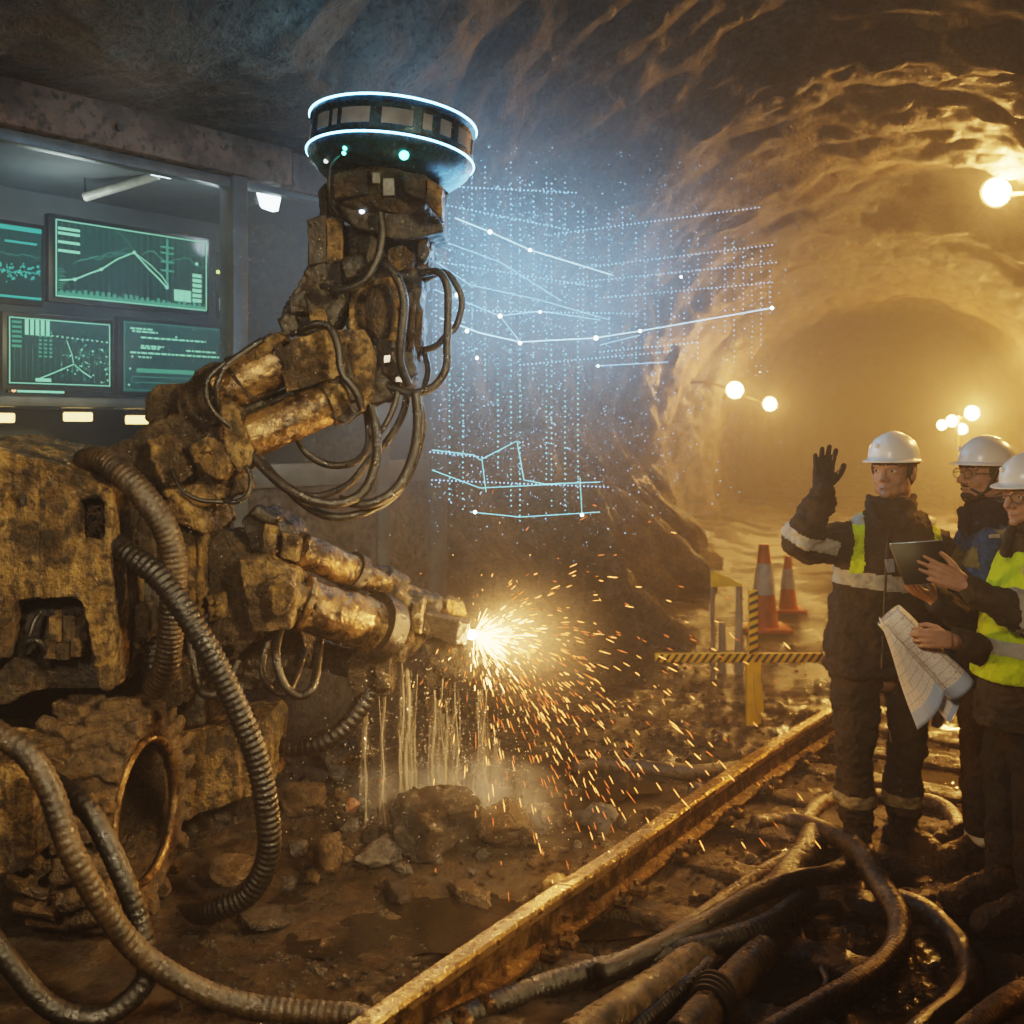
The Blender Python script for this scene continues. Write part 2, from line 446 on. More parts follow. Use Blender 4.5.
m_ = MB(); m_.quad(B(-2.2, 0.9, 0.1), B(2.4, 0.9, 0.1), B(2.4, 0.9, 1.5), B(-2.2, 0.9, 1.5)); tag(m_.build('floor_control_room', BR), kind='structure')

# ---- monitors in pixel corners on a plane 0.45 m behind the glass
MD = 0.45
def onB(px, py, dep):
    """where the sight line through a photo point meets the vertical plane dep behind the glass"""
    d = V(((px - CX) / F, 1, (HY - py) / F)); o = V((0, 0, H)); q = A0 + BN * dep
    k = (q - o).dot(BN) / d.dot(BN); return o + d * k
SCRN = {}
def screen_mat(name, top, bot):
    t = NT(name); co = t.coord((1, 1, 1), 'Generated'); sx = t.n('ShaderNodeSeparateXYZ'); t.l(co, sx.inputs[0])
    w = t.n('ShaderNodeTexWave', _wave_type='BANDS', _bands_direction='X'); w.inputs['Scale'].default_value = 9; w.inputs['Distortion'].default_value = 1.5; w.inputs['Detail'].default_value = 3
    t.l(co, w.inputs['Vector'])
    c = t.mix(t.ramp(sx.outputs[2], 0.0, 1.0), bot, top); c = t.mix(0.35, c, w.outputs['Color'], 'MULTIPLY')
    e = t.n('ShaderNodeEmission'); e.inputs['Strength'].default_value = 0.36; t.l(c, e.inputs['Color'])
    gl = t.n('ShaderNodeBsdfGlossy'); gl.inputs['Roughness'].default_value = 0.2; gl.inputs['Color'].default_value = (.03, .03, .03, 1)
    a = t.n('ShaderNodeAddShader'); t.l(e.outputs[0], a.inputs[0]); t.l(gl.outputs[0], a.inputs[1]); t.l(a.outputs[0], t.out.inputs['Surface'])
    return t.m
S1 = screen_mat('screen_green', (0.06, 0.20, 0.17), (0.01, 0.075, 0.06)); S2 = screen_mat('screen_teal', (0.035, 0.19, 0.17), (0.01, 0.10, 0.09))
S3 = screen_mat('screen_text', (0.05, 0.20, 0.18), (0.03, 0.15, 0.14))
TRACE = emit('screen_trace', (0.36, 1.0, 0.62), 0.9); TRACE2 = emit('screen_trace_dim', (0.16, 0.75, 0.48), 0.42); TRACE3 = emit('screen_teal_glow', (0.10, 0.85, 0.70), 0.55)
BEZ = plain('black_plastic_bezel', (0.012, 0.013, 0.014), 0.4)
class Scr:
    def __init__(s, x0, y0, x1, y1, label, sm):
        # photo corners: top-left (x0,y0), bottom-right (x1,y1)
        s.c = [onB(x0, y0, MD), onB(x1, y0 + (x1 - x0) * 0.055, MD), onB(x1, y1 + (x1 - x0) * 0.025, MD), onB(x0, y1, MD)]
        a, b, c, d = s.c; zt = (a.z + b.z) / 2; zb = (c.z + d.z) / 2
        s.x0 = (a - A0).dot(BD); s.x1 = (b - A0).dot(BD); s.zt = zt; s.zb = zb
        s.root = thing('monitor', A0 + BD * ((s.x0 + s.x1) / 2) + BN * (MD + 0.05) + V((0, 0, zb - 0.03)), label, 'monitor')
        mb = MB(); mb.bbox(s.p(0.5, 0.5, -0.035), (s.x1 - s.x0 + 0.05, 0.05, zt - zb + 0.05), RB, 0.008); mb.build('bezel', BEZ, s.root)
        mb = MB(); mb.quad(s.p(0, 0, .002), s.p(1, 0, .002), s.p(1, 1, .002), s.p(0, 1, .002)); mb.build('screen', sm, s.root, smooth=False)
        mb = MB(); mb.cyl(s.p(0.5, 0.5, -0.06), s.p(0.5, 0.5, -1.04), 0.03); mb.build('wall_arm', BEZ, s.root)
        s.g = {}
    def p(s, u, v, off=0.006):
        return A0 + BD * (s.x0 + (s.x1 - s.x0) * u) + BN * (MD - off) + V((0, 0, s.zb + (s.zt - s.zb) * v))
    def rect(s, u0, v0, u1, v1, m=None):
        s.g.setdefault(m or TRACE, MB()).quad(s.p(u0, v0), s.p(u1, v0), s.p(u1, v1), s.p(u0, v1))
    def line(s, pts, w=0.004, m=None):
        s.g.setdefault(m or TRACE, MB()).tube([s.p(u, v) for u, v in pts], w / 2, 5)
    def dot(s, u, v, r=0.008, m=None): s.g.setdefault(m or TRACE, MB()).ell(s.p(u, v), (r, r, r), seg=8, rings=6)
    def done(s):
        for m, mb in s.g.items(): mb.build('screen_graphics', m, s.root, smooth=False)
rnd = random.Random(3)
def wig(a, b, n, f): return [(a + (b - a) * i / n, f(i / n) + rnd.uniform(-.025, .025)) for i in range(n + 1)]
M = Scr(54, 226, 207, 303, 'wide upper monitor with a peaked green graph behind the glass', S1)
for a in ([(.01, .98), (.99, .98)], [(.99, .98), (.99, .02)], [(.01, .02), (.99, .02)], [(.01, .98), (.01, .02)]): M.line(a, 0.006)
M.rect(.02, .02, .98, .07, TRACE2)
M.line([(.03, .22), (.12, .25), (.20, .34), (.28, .42), (.38, .58), (.49, .70), (.58, .52), (.66, .38), (.71, .28)], 0.008); M.line([(.50, .69), (.60, .56), (.68, .42), (.72, .30)], 0.005)
M.line([(.36, .95), (.42, .90), (.49, .72)], .003, TRACE2)
for u, v in ((.12, .25), (.28, .42), (.49, .70), (.71, .28), (.92, .66)): M.dot(u, v, .010)
M.line(wig(.14, .46, 14, lambda t: .5 + .18 * t), .004, TRACE2); M.line(wig(.10, .46, 12, lambda t: .45 + .3 * t), .003, TRACE2); M.line(wig(.55, .98, 16, lambda t: .68 + .06 * math.sin(t * 12)), .004, TRACE2)
M.rect(.705, .3, .72, .95, TRACE2)
for v in (.5, .62, .74, .82): M.rect(.67, v, .76, v + .025, TRACE2)
for v in (.86, .80, .69, .58): M.rect(.02, v, .15, v + .035)
M.rect(.76, .11, .88, .27)
for k in range(6): M.rect(.89, .12 + k * .07, .955, .17 + k * .07)
for k in range(26): M.rect(.03 + k * .036, .07, .05 + k * .036, .07 + rnd.uniform(.01, .06), TRACE2)
for k in range(9): M.rect(.02, .12 + k * .03, .02 + rnd.uniform(.02, .06), .13 + k * .03, TRACE2)
for k in range(1, 24): M.line([(k / 24, .08), (k / 24, .96)], .0012, TRACE2)
M.done()
M = Scr(8, 317, 110, 385, 'lower monitor showing bar columns and a scattered green plot', S1)
for a in ([(.01, .98), (.99, .98)], [(.99, .98), (.99, .02)], [(.01, .03), (.99, .03)], [(.01, .98), (.01, .02)]): M.line(a, 0.005)
for k in range(5): M.rect(.15 + k * .05, .74, .185 + k * .05, .97)
for k in range(6): M.rect(.03, .55 + k * .07, .12, .585 + k * .07, TRACE2)
for i in range(3):
    for j in range(7): M.rect(.28 + i * .05, .42 + j * .06, .31 + i * .05, .45 + j * .06, TRACE2)
M.line([(.25, .08), (.40, .18), (.62, .34), (.72, .22), (.80, .15)], .006); M.line([(.55, .70), (.60, .50), (.62, .36)], .004)
for k in range(70): M.dot(min(.97, max(.5, rnd.gauss(.74, .13))), min(.8, max(.08, rnd.gauss(.42, .16))), rnd.uniform(.003, .006), rnd.choice([TRACE, TRACE2]))
for k in range(12): M.rect(.40 + k * .05, .74 - k * .004, .42 + k * .05, .76 - k * .004)
M.rect(.25, .06, .40, .11); 
for k in range(1, 18): M.line([(k / 18, .08), (k / 18, .6)], .0012, TRACE2)
M.done()
M = Scr(123, 322, 224, 392, 'lower monitor filled with rows of green text', S3)
for a in ([(.01, .98), (.99, .98)], [(.99, .98), (.99, .02)], [(.01, .03), (.99, .03)], [(.01, .98), (.01, .02)]): M.line(a, 0.003, TRACE2)
for v, u0, u1 in ((.90, .06, .28), (.86, .08, .32), (.78, .16, .80), (.66, .16, .38), (.63, .16, .34), (.63, .6, .9), (.56, .06, .94), (.50, .14, .26)):
    u = u0
    while u < u1:
        w = rnd.uniform(.02, .06); M.rect(u, v - .012, min(u + w, u1), v + .012, TRACE); u += w + .012
M.rect(.12, .28, .80, .34, TRACE2); M.line([(.08, .22), (.8, .22), (.82, .18), (.8, .14), (.08, .14), (.07, .18), (.08, .22)], .003, TRACE2)
for u, v in ((.06, .33), (.5, .82), (.08, .5), (.05, .1)): M.dot(u, v, .006)
M.done()
M = Scr(-60, 219, 41, 296, 'partly cut off upper monitor with a noisy teal trace', S2)
M.rect(0, .93, 1, .99, TRACE3); M.rect(.62, .76, .95, .79, TRACE3)
for k in range(120): M.dot(rnd.uniform(.05, .98), rnd.gauss(.36, .07), rnd.uniform(.003, .008), TRACE3)
M.line(wig(.02, .98, 40, lambda t: .37), .005, TRACE3); M.line(wig(.02, .98, 30, lambda t: .60), .003, TRACE2); M.rect(0, .02, 1, .05, TRACE3)
M.done()
# desk, desk lamps, light bar, small boxes
dk = thing('control_desk', B(0.2, 0.9, 0.7), 'long dark desk below the monitors behind the glass', 'desk')
m_ = MB(); bbar(m_, -1.8, 2.2, 1.98, 2.03, 0.25, 1.2); m_.build('desk_top', plain('desk_grey', (.12, .11, .09), .35, 0, 0), dk)
m_ = MB(); bbar(m_, -1.8, 2.2, 0.9, 1.98, 0.9, 1.0); m_.build('modesty_panel', DARK, dk)
WARM = emit('desk_lamp_glow', (1.0, 0.62, 0.20), 4.0, True)
def desk_lamp(px, py, label, wide=.16):
    p = onB(px, py, .6); r = thing('desk_lamp', V((p.x, p.y, 2.03)), label, 'lamp', None)
    m_ = MB(); m_.cyl(V((p.x, p.y, 2.03)), V((p.x, p.y, p.z + .04)), .012); m_.build('stem', BEZ, r)
    m_ = MB(); m_.bbox(p + V((0, 0, .035)), (wide, .09, .03), RB, .008); m_.build('shade', BEZ, r)
    m_ = MB(); m_.bbox(p - V((0, 0, 0.005)), (wide * .9, .07, .05), RB, .008); m_.build('bulb', WARM, r)
desk_lamp(78, 416, 'bright warm desk lamp under the bar chart monitor'); desk_lamp(137, 419, 'warm desk lamp beside the machine arm knuckle', .13); desk_lamp(4, 417, 'warm desk lamp cut by the left frame edge', .1)
lb = onB(45, 391, .5); r = thing('light_bar', lb, 'thin green status light bar below the lower monitor', 'light bar')
m_ = MB(); m_.bbox(lb, (.42, .03, .035), RB, .006); m_.build('housing', BEZ, r)
m_ = MB(); m_.bbox(lb - BN * .017 - BD * .03, (.26, .006, .022), RB, .002); m_.build('lit_strip', TRACE, r)
m_ = MB(); m_.ell(lb - BN * .02 - BD * .18, (.012,) * 3); m_.build('indicator', emit('indicator_orange', (1, .45, .2), 2.0), r)
cb = onB(226, 285, .5); r = thing('switch_box', cb - V((0, 0, .14)), 'small dark switch box with a white sticker right of the monitors', 'switch box')
m_ = MB(); m_.bbox(cb, (.11, .06, .42), RB, .006); m_.build('box_body', BEZ, r)
q = onB(225, 305, .46); m_ = MB(); m_.bbox(q, (.085, .008, .075), RB, .002); m_.build('sticker', plain('white_sticker', (.5, .5, .48), .5), r)
q = onB(218, 272, .46); m_ = MB(); m_.ell(q, (.012,) * 3); m_.build('indicator', emit('indicator_yellow', (.8, .9, .2), 2.0), r)
q = onB(228, 270, .46); m_ = MB(); m_.bbox(q, (.06, .006, .012), RB, .002); m_.build('blue_light', emit('indicator_blue', (.2, .4, 1), 1.5), r)
for nm in ((66, 308.5), (82, 312.5)):
    pass
# ceiling strip lamps in the room
COOL = emit('cool_lamp', (0.75, 0.9, 1.0), 6.0, True)
a = onB(85, 197, .9); b = onB(158, 175, .5); r = thing('strip_light', (a + b) / 2, 'slanting grey strip light behind the glass', 'lamp')
m_ = MB(); m_.cyl(a, b, .028); m_.build('tube_housing', plain('tube_grey', (.35, .33, .28), .4), r)
m_ = MB(); m_.cyl(a + V((0, 0, .02)), V((a.x, a.y, 3.35)), .006); m_.cyl(b + V((0, 0, .02)), V((b.x, b.y, 3.35)), .006); m_.build('hanger', BEZ, r)
a = onB(163, 174, .45); r = thing('ceiling_spotlight', a, 'small white spotlight at the end of the strip light', 'lamp')
m_ = MB(); m_.bbox(a, (.14, .06, .03), RB, .01); m_.build('lens', COOL, r); m_ = MB(); m_.cyl(a + V((0, 0, .015)), V((a.x, a.y, 3.35)), .01); m_.build('stem', BEZ, r)
a = onB(270, 196, .12); r = thing('window_floodlight', a, 'blazing white floodlight in the narrow pane right of the mullion', 'lamp')
m_ = MB(); m_.prism([(258, 192), (283, 188), (278, 211), (267, 207)], a.y, .05, BN); m_.build('lens', emit('flood_white', (.8, .93, 1), 9.0, True), r)
m_ = MB(); m_.bbox(a + BN * .1, (.13, .06, .1), RB, .01); m_.cyl(a + V((0, 0, .05)) + BN * .1, V((a.x, a.y, 3.34)) + BN * .1, .012); m_.build('housing', BEZ, r)
# ------------------------------------------------------------ tunnel lamps
LAMPS = [(997, 192, 12.5), (735, 390, 19.0), (770, 404, 24.0), (972, 413, 24.0)]
LAMP_W = [460, 360, 360, 1300]
BULB = emit('sodium_bulb', (1.0, 0.66, 0.28), 60.0)
LMET = plain('lamp_housing_metal', (.10, .08, .05), .4, .6)
def tunnel_lamp(px, py, Y, label, r=.17, anchor=None):
    p = P(px, py, Y); root = thing('tunnel_lamp', p - V((0, 0, r)), label, 'lamp', None)
    MB().ell(p, (r, r * .6, r)).build('bulb', BULB, root)
    MB().lathe(p + V((0, .05, 0)), (0, 1, 0), [(r * 1.15, -.02), (r * 1.2, 0), (r * .9, .12), (r * .3, .2), (.03, .22)], 20).build('reflector', LMET, root)
    a = anchor or (p + V((0.3, .6, .2)))
    MB().tube(spline([p + V((0, .25, 0)), p.lerp(a, .5) + V((0, 0, .06)), a], .08), .025, 8).build('bracket', LMET, root)
tunnel_lamp(997, 192, 12.5, 'big round amber lamp high on the vault at upper right', .155, T(12.4, 2.35, 4.1))
tunnel_lamp(735, 390, 19, 'amber lamp on the rock face above the traffic cones', .14, T(19.4, -3.4, 2.7))
tunnel_lamp(770, 404, 24, 'smaller amber lamp farther along the rock face, beside the raised glove', .14, T(24.5, -3.5, 2.6))
ms = P(957, 430, 24.0); root = thing('floodlight_mast', V((ms.x, ms.y, 0)), 'mast with four amber floodlights far behind the white helmets', 'floodlight')
MB().cyl(V((ms.x, ms.y, 0)), ms + V((0, 0, .3)), .05).cyl(P(940, 424, 24.1), P(974, 414, 24.1), .03).build('mast_pole', LMET, root)
for x, y, r in ((942, 425, .10), (952, 421, .12), (962, 429, .11), (972, 413, .15)):
    p = P(x, y, 24.0); h = MB().ell(p, (r, r * .6, r)).build('floodlight_head', BULB, root)
    MB().lathe(p + V((0, .06, 0)), (0, 1, 0), [(r * 1.1, -.03), (r * 1.1, .05), (r * .5, .15)], 16).build('reflector', LMET, h)
# ------------------------------------------------------------ the muddy drilling robot
YEL = muddy('mud_caked_yellow', (0.27, 0.172, 0.064), (0.062, 0.042, 0.023), 0.50, (0.16, 0.5), 0.85)
YEL2 = muddy('worn_ochre_paint', (0.28, 0.182, 0.072), (0.058, 0.039, 0.022), 0.50, (0.22, 0.55), 0.5, scale=7)
MUDM = muddy('dark_mud_metal', (0.085, 0.060, 0.036), (0.036, 0.026, 0.017), 0.48, (0.2, 0.6), 0.5, 0.0, 1.0, 7)
CYLM = muddy('oily_bronze_cylinder', (0.27, 0.17, 0.075), (0.055, 0.036, 0.02), 0.52, (0.16, 0.4), 0.35, 0.55, 0.35, 6)
BLK = muddy('black_oily_steel', (0.022, 0.022, 0.022), (0.030, 0.022, 0.015), 0.5, (0.25, 0.55), 0.3, 0.2, 0.5, 8)
CHR = plain('dull_steel_rod', (0.32, 0.30, 0.27), 0.25, 0.9, 0.05, 40)
RUB = muddy('wet_black_rubber', (0.009, 0.009, 0.009), (0.018, 0.0145, 0.011), 0.60, (0.22, 0.5), 0.3, 0, 0.35, 6)
RUBM = muddy('mud_brown_rubber', (0.022, 0.018, 0.014), (0.075, 0.052, 0.030), 0.50, (0.2, 0.5), 0.6, 0, 0.4, 6)
TYRE = muddy('mud_caked_tyre', (0.050, 0.036, 0.024), (0.16, 0.105, 0.052), 0.5, (0.2, 0.6), 0.6, 0, 1.0, 6)
BOOT = thing('drilling_robot', V((-1.75, 4.6, 0.0)), 'mud caked yellow robotic drill carrier with jointed arm, wheel and glowing scanner', 'mining robot')
ROBOT = BOOT
def pc(mb, x0, y0, Y0, x1, y1, Y1, r, r1=None, seg=22):
    """round bar between two photo points, radius in photo pixels"""
    return mb.cyl(P(x0, y0, Y0), P(x1, y1, Y1), r * Y0 / F, (r if r1 is None else r1) * Y1 / F, seg)
def bolts(mb, pts, Y, r=3.0, out=0.02):
    for x, y in pts: p = P(x, y, Y); mb.cyl(p + V((0, .01, 0)), p + V((0, -out, 0)), r * Y / F, r * .85 * Y / F, 6)
    return mb

# -- body: front hood panel with grille hole and lower cut-out
mb = MB()
mb.prism([(-70, 440), (0, 454), (52, 468), (76, 476), (76, 540), (76, 600), (15, 600), (9, 612), (8, 660), (-70, 668)], 4.0, .10)
mb.prism([(75, 476), (106, 490), (112, 500), (112, 690), (98, 690), (92, 655), (82, 602), (75, 600), (75, 541), (105, 541), (105, 500), (75, 497)], 4.0, .10)
mb.prism([(-70, 436), (0, 450), (55, 464), (100, 484), (112, 494), (112, 505), (100, 496), (52, 478), (0, 468), (-70, 456)], 3.985, .9)
mb.prism([(104, 490), (113, 497), (113, 690), (106, 690)], 4.0, .75)
mb.prism([(-70, 440), (-40, 446), (-40, 668), (-70, 668)], 4.0, .9)
for x in (18, 42, 66): mb.prism([(x, 470), (x + 3, 471), (x + 3, 600), (x, 600)], 3.993, .02)
body = mudpart('hood_panel', mb, YEL, ROBOT, .010, .011, 15, 1, (1, 1, .35))
m_ = MB(); m_.prism([(20, 494), (25, 494), (25, 505), (20, 505)], 3.988, .012); m_.build('slot', BLK, body); m_ = MB(); m_.prism([(40, 498), (45, 499), (45, 510), (40, 509)], 3.988, .012); m_.build('slot', BLK, body)
mb = MB(); mb.prism([(-60, 475), (110, 500), (110, 688), (-60, 688)], 4.14, .6); mb.build('engine_block', BLK, ROBOT)
# grille stuffed with mud
mb = MB(); rr = random.Random(5)
for k in range(60):
    a = P(rr.uniform(77, 103), rr.uniform(501, 540), 4.09); d = V((rr.uniform(-1, 1), rr.uniform(-.4, .2), rr.uniform(-1, 1))).normalized() * rr.uniform(.012, .035)
    mb.cap(a - d, rr.uniform(.003, .006), a + d, .004, 6)
gr = mb.build('clogged_grille', MUDM, ROBOT)
# canisters in the cut-out
for i, (x, y, w, h) in enumerate([(58, 628, 13, 26), (72, 628, 13, 26), (52, 648, 13, 20), (65, 650, 14, 18), (79, 646, 12, 20), (84, 628, 10, 24)]):
    c = P(x, y, 4.07); mb = MB(); mb.bbox(c, (w / F * 4.07, .06, h / F * 4.07), None, .008, 2); mb.cyl(c + V((0, 0, h / 2 / F * 4.07)), c + V((0, 0, h / 2 / F * 4.07 + .02)), .012)
    mb.build('canister', MUDM if i % 2 else YEL2, ROBOT)
m_ = MB(); m_.ell(P(10, 636, 4.05), (.018, .014, .012)); m_.build('red_marker_lamp', emit('red_marker', (1, .12, .04), 1.2), ROBOT)
mb = MB(); hose_mb([P(40, 612, 4.08), P(34, 622, 4.05), P(28, 640, 4.04), P(18, 665, 4.08)], .010, mb=mb); mb.build('thin_cable', RUB, ROBOT)
mb = MB(); hose_mb([P(18, 668, 4.06), P(22, 648, 4.03), P(34, 640, 4.02), P(44, 648, 4.04), P(46, 668, 4.08)], .014, mb=mb); mb.build('thin_cable', RUB, ROBOT)
# underside, chassis, step plates
mb = MB(); mb.prism([(-80, 664), (112, 690), (170, 640), (205, 640), (205, 728), (120, 735), (60, 720), (-80, 720)], 4.72, .6); mudpart('chassis', mb, BLK, ROBOT, .014, .012, 10)
mb = MB(); mb.prism([(-40, 690), (12, 662), (42, 678), (40, 690), (0, 705), (-40, 712)], 3.98, .25); mudpart('mud_step', mb, MUDM, ROBOT, .010, .014, 14)
mb = MB(); mb.prism([(-50, 762), (14, 772), (33, 786), (35, 858), (20, 872), (-50, 885)], 3.62, .45); mudpart('front_counterweight', mb, YEL, ROBOT, .010, .010, 15, 1, (1, 1, .5))
# machinery between hood and boom
mb = MB(); mb.prism([(112, 505), (150, 500), (170, 520), (170, 640), (112, 640)], 4.35, .5); mudpart('hydraulic_bay', mb, BLK, ROBOT, .012, .012, 14)
mb = MB(); mb.prism([(118, 498), (132, 490), (140, 505), (128, 545), (116, 540)], 4.2, .1); mb.prism([(134, 510), (146, 512), (150, 560), (138, 556)], 4.25, .1); mudpart('hinge_plate', mb, MUDM, ROBOT, .008, .008, 18)
mb = MB(); pc(mb, 130, 560, 4.3, 130, 602, 4.3, 13); mudpart('accumulator', mb, YEL2, ROBOT, .008, .006, 18)
mb = MB(); mb.prism([(118, 606), (146, 604), (147, 642), (120, 642)], 4.22, .15); mb.prism([(138, 612), (148, 612), (148, 640), (138, 640)], 4.18, .06); mudpart('valve_block', mb, MUDM, ROBOT, .008, .008, 18)
mb = MB(); mb.prism([(118, 652), (132, 640), (138, 650), (126, 676), (118, 672)], 4.2, .08); mb.prism([(118, 690), (150, 660), (180, 668), (182, 706), (140, 712)], 4.3, .2); mudpart('mud_clod_bracket', mb, MUDM, ROBOT, .008, .014, 14)
# tall ribbed mast plate
mb = MB(); mb.prism([(160, 508), (176, 498), (198, 516), (204, 530), (204, 616), (160, 622)], 4.4, .35)
for x in range(162, 203, 7): mb.prism([(x, 532), (x + 3, 532), (x + 3, 618), (x, 619)], 4.385, .03)
mudpart('boom_pedestal', mb, YEL2, ROBOT, .008, .006, 16, 1, (1, 1, .3))
mb = MB(); mb.prism([(154, 506), (178, 494), (202, 514), (206, 534), (180, 524), (158, 520)], 4.36, .4); mudpart('pedestal_cap', mb, YEL, ROBOT, .009, .014, 14)
mb = MB(); mb.prism([(206, 596), (222, 594), (225, 618), (208, 622)], 4.38, .1); bolts(mb, [(211, 602), (219, 602), (211, 614), (219, 614)], 4.38); mudpart('terminal_box', mb, YEL2, ROBOT, .006, .004, 18)

# -- lower drill boom
mb = MB(); mb.prism([(204, 540), (222, 535), (250, 560), (262, 590), (256, 640), (232, 652), (208, 640)], 4.45, .35); mb.prism([(210, 640), (240, 640), (228, 668), (214, 664)], 4.5, .2)
mudpart('boom_shoulder', mb, MUDM, ROBOT, .009, .022, 13)
mb = MB(); mb.prism([(238, 560), (262, 556), (292, 574), (297, 600), (290, 630), (252, 632), (246, 600)], 4.36, .32); mudpart('boom_knuckle', mb, YEL2, ROBOT, .009, .010, 14)
mb = MB(); mb.prism([(266, 580), (282, 576), (293, 588), (290, 608), (278, 618), (270, 612), (272, 596)], 4.30, .08); mudpart('knuckle_cover', mb, YEL, ROBOT, .007, .012, 16)
mb = MB(); pc(mb, 290, 600, 4.5, 304, 605, 4.5, 19); pc(mb, 302, 604, 4.52, 384, 630, 4.85, 26, 27); pc(mb, 300, 603, 4.52, 306, 605, 4.53, 29); cyl_low = mudpart('lower_boom_cylinder', mb, CYLM, ROBOT, .008, .005, 16)
mb = MB(); pc(mb, 372, 624, 4.78, 386, 629, 4.84, 33); mb.build('clamp_ring', BLK, cyl_low)
mb = MB(); pc(mb, 296, 590, 4.52, 385, 618, 4.85, 4); pc(mb, 300, 584, 4.5, 380, 610, 4.85, 3); mb.build('pilot_line', RUB, cyl_low)
mb = MB(); mb.prism([(240, 520), (262, 508), (290, 528), (300, 545), (296, 566), (276, 562), (250, 548)], 4.55, .3); mb.prism([(247, 514), (256, 506), (278, 518), (272, 526)], 4.5, .1); mudpart('upper_boom_hinge', mb, BLK, ROBOT, .009, .012, 14)
mb = MB(); mb.prism([(264, 524), (276, 528), (274, 556), (262, 552)], 4.46, .1); mudpart('hinge_lug', mb, YEL2, ROBOT, .007, .006, 18); mb = MB(); mb.prism([(282, 532), (299, 540), (297, 562), (280, 558)], 4.46, .1); mudpart('hinge_lug', mb, YEL2, ROBOT, .007, .006, 18)
mb = MB(); pc(mb, 298, 548, 4.56, 356, 574, 4.8, 17); pc(mb, 352, 572, 4.8, 400, 592, 5.0, 12); pc(mb, 398, 590, 5.0, 444, 606, 5.16, 9); cyl_up = mudpart('upper_boom_cylinder', mb, CYLM, ROBOT, .008, .006, 18)
mb = MB(); pc(mb, 350, 570, 4.77, 357, 574, 4.8, 20); mb.build('clamp_ring', BLK, cyl_up)
mb = MB(); pc(mb, 384, 576, 4.95, 402, 588, 5.0, 12); mb.prism([(374, 566), (392, 570), (402, 586), (396, 598), (378, 592)], 4.95, .1); mb.prism([(400, 586), (440, 600), (444, 612), (430, 614), (398, 602)], 4.98, .12); mudpart('tool_link', mb, BLK, ROBOT, .008, .010, 16)
mb = MB(); mb.prism([(380, 600), (398, 590), (410, 602), (414, 640), (404, 662), (386, 664), (380, 640)], 4.85, .25); mb.prism([(392, 606), (424, 600), (426, 640), (408, 660), (394, 655)], 4.9, .2); mudpart('tool_carriage', mb, YEL2, ROBOT, .008, .009, 16)
mb = MB(); mb.prism([(412, 602), (424, 606), (422, 634), (410, 632)], 4.82, .1); mudpart('carriage_lug', mb, YEL, ROBOT, .007, .006, 18); mb = MB(); mb.prism([(446, 598), (462, 602), (466, 616), (452, 616), (446, 612)], 5.0, .1); mudpart('carriage_lug', mb, YEL, ROBOT, .007, .006, 18)
mb = MB(); mb.prism([(424, 612), (458, 622), (455, 645), (422, 633)], 4.86, .12); mb.prism([(458, 622), (470, 625), (466, 646), (454, 645)], 4.84, .14); tip = mudpart('cutting_torch', mb, MUDM, ROBOT, .006, .003, 20)
p = P(469, 636, 4.84); m_ = MB(); m_.ell(p + V((.012, .03, 0)), (.026, .024, .022)); m_.build('white_hot_tip', emit('white_hot', (1, .82, .5), 30.0), tip)
mb = MB(); mb.prism([(424, 646), (440, 640), (470, 646), (482, 664), (474, 682), (450, 680), (430, 664)], 4.92, .14); mb.prism([(426, 660), (436, 668), (435, 720), (428, 728), (424, 700)], 4.95, .06); mb.prism([(440, 670), (452, 672), (450, 700), (443, 716)], 4.96, .06)
mudpart('dripping_mud_guard', mb, MUDM, ROBOT, .008, .018, 15)
mb = MB(); mb.prism([(348, 660), (366, 654), (392, 656), (392, 696), (360, 698), (347, 684)], 4.85, .18); mb.prism([(376, 650), (390, 650), (390, 690), (376, 690)], 4.8, .06); mudpart('lower_mount', mb, MUDM, ROBOT, .008, .008, 16)
mb = MB(); mb.prism([(300, 636), (384, 656), (384, 672), (350, 680), (308, 668)], 4.95, .2); mudpart('boom_underside', mb, BLK, ROBOT, .010, .012, 12)
mb = MB(); mb.prism([(224, 640), (300, 628), (310, 660), (280, 690), (236, 690)], 4.75, .3); mudpart('boom_turntable', mb, BLK, ROBOT, .011, .014, 12)
# hoses under the boom
def rh(name, pts, r, m, rib=0.0, pitch=.02, parent=None):
    return hose_mb([P(*q) for q in pts], r, rib, pitch).build(name, m, parent or ROBOT, angle=None)
rh('hose', [(282, 622, 4.6), (276, 655, 4.42), (284, 684, 4.4), (300, 696, 4.42), (314, 684, 4.45), (320, 640, 4.7)], .018, RUB)
rh('hose', [(268, 640, 4.5), (262, 670, 4.46), (272, 690, 4.46), (290, 690, 4.5), (306, 650, 4.75)], .014, RUB)
rh('hose', [(372, 690, 4.88), (362, 705, 4.86), (348, 724, 4.84), (328, 740, 4.83), (306, 747, 4.85), (286, 747, 4.9), (268, 740, 5.0)], .040, RUB, .10, .03)
rh('hose', [(190, 640, 4.5), (196, 680, 4.45), (206, 694, 4.42), (224, 690, 4.45), (238, 660, 4.5)], .020, RUB)

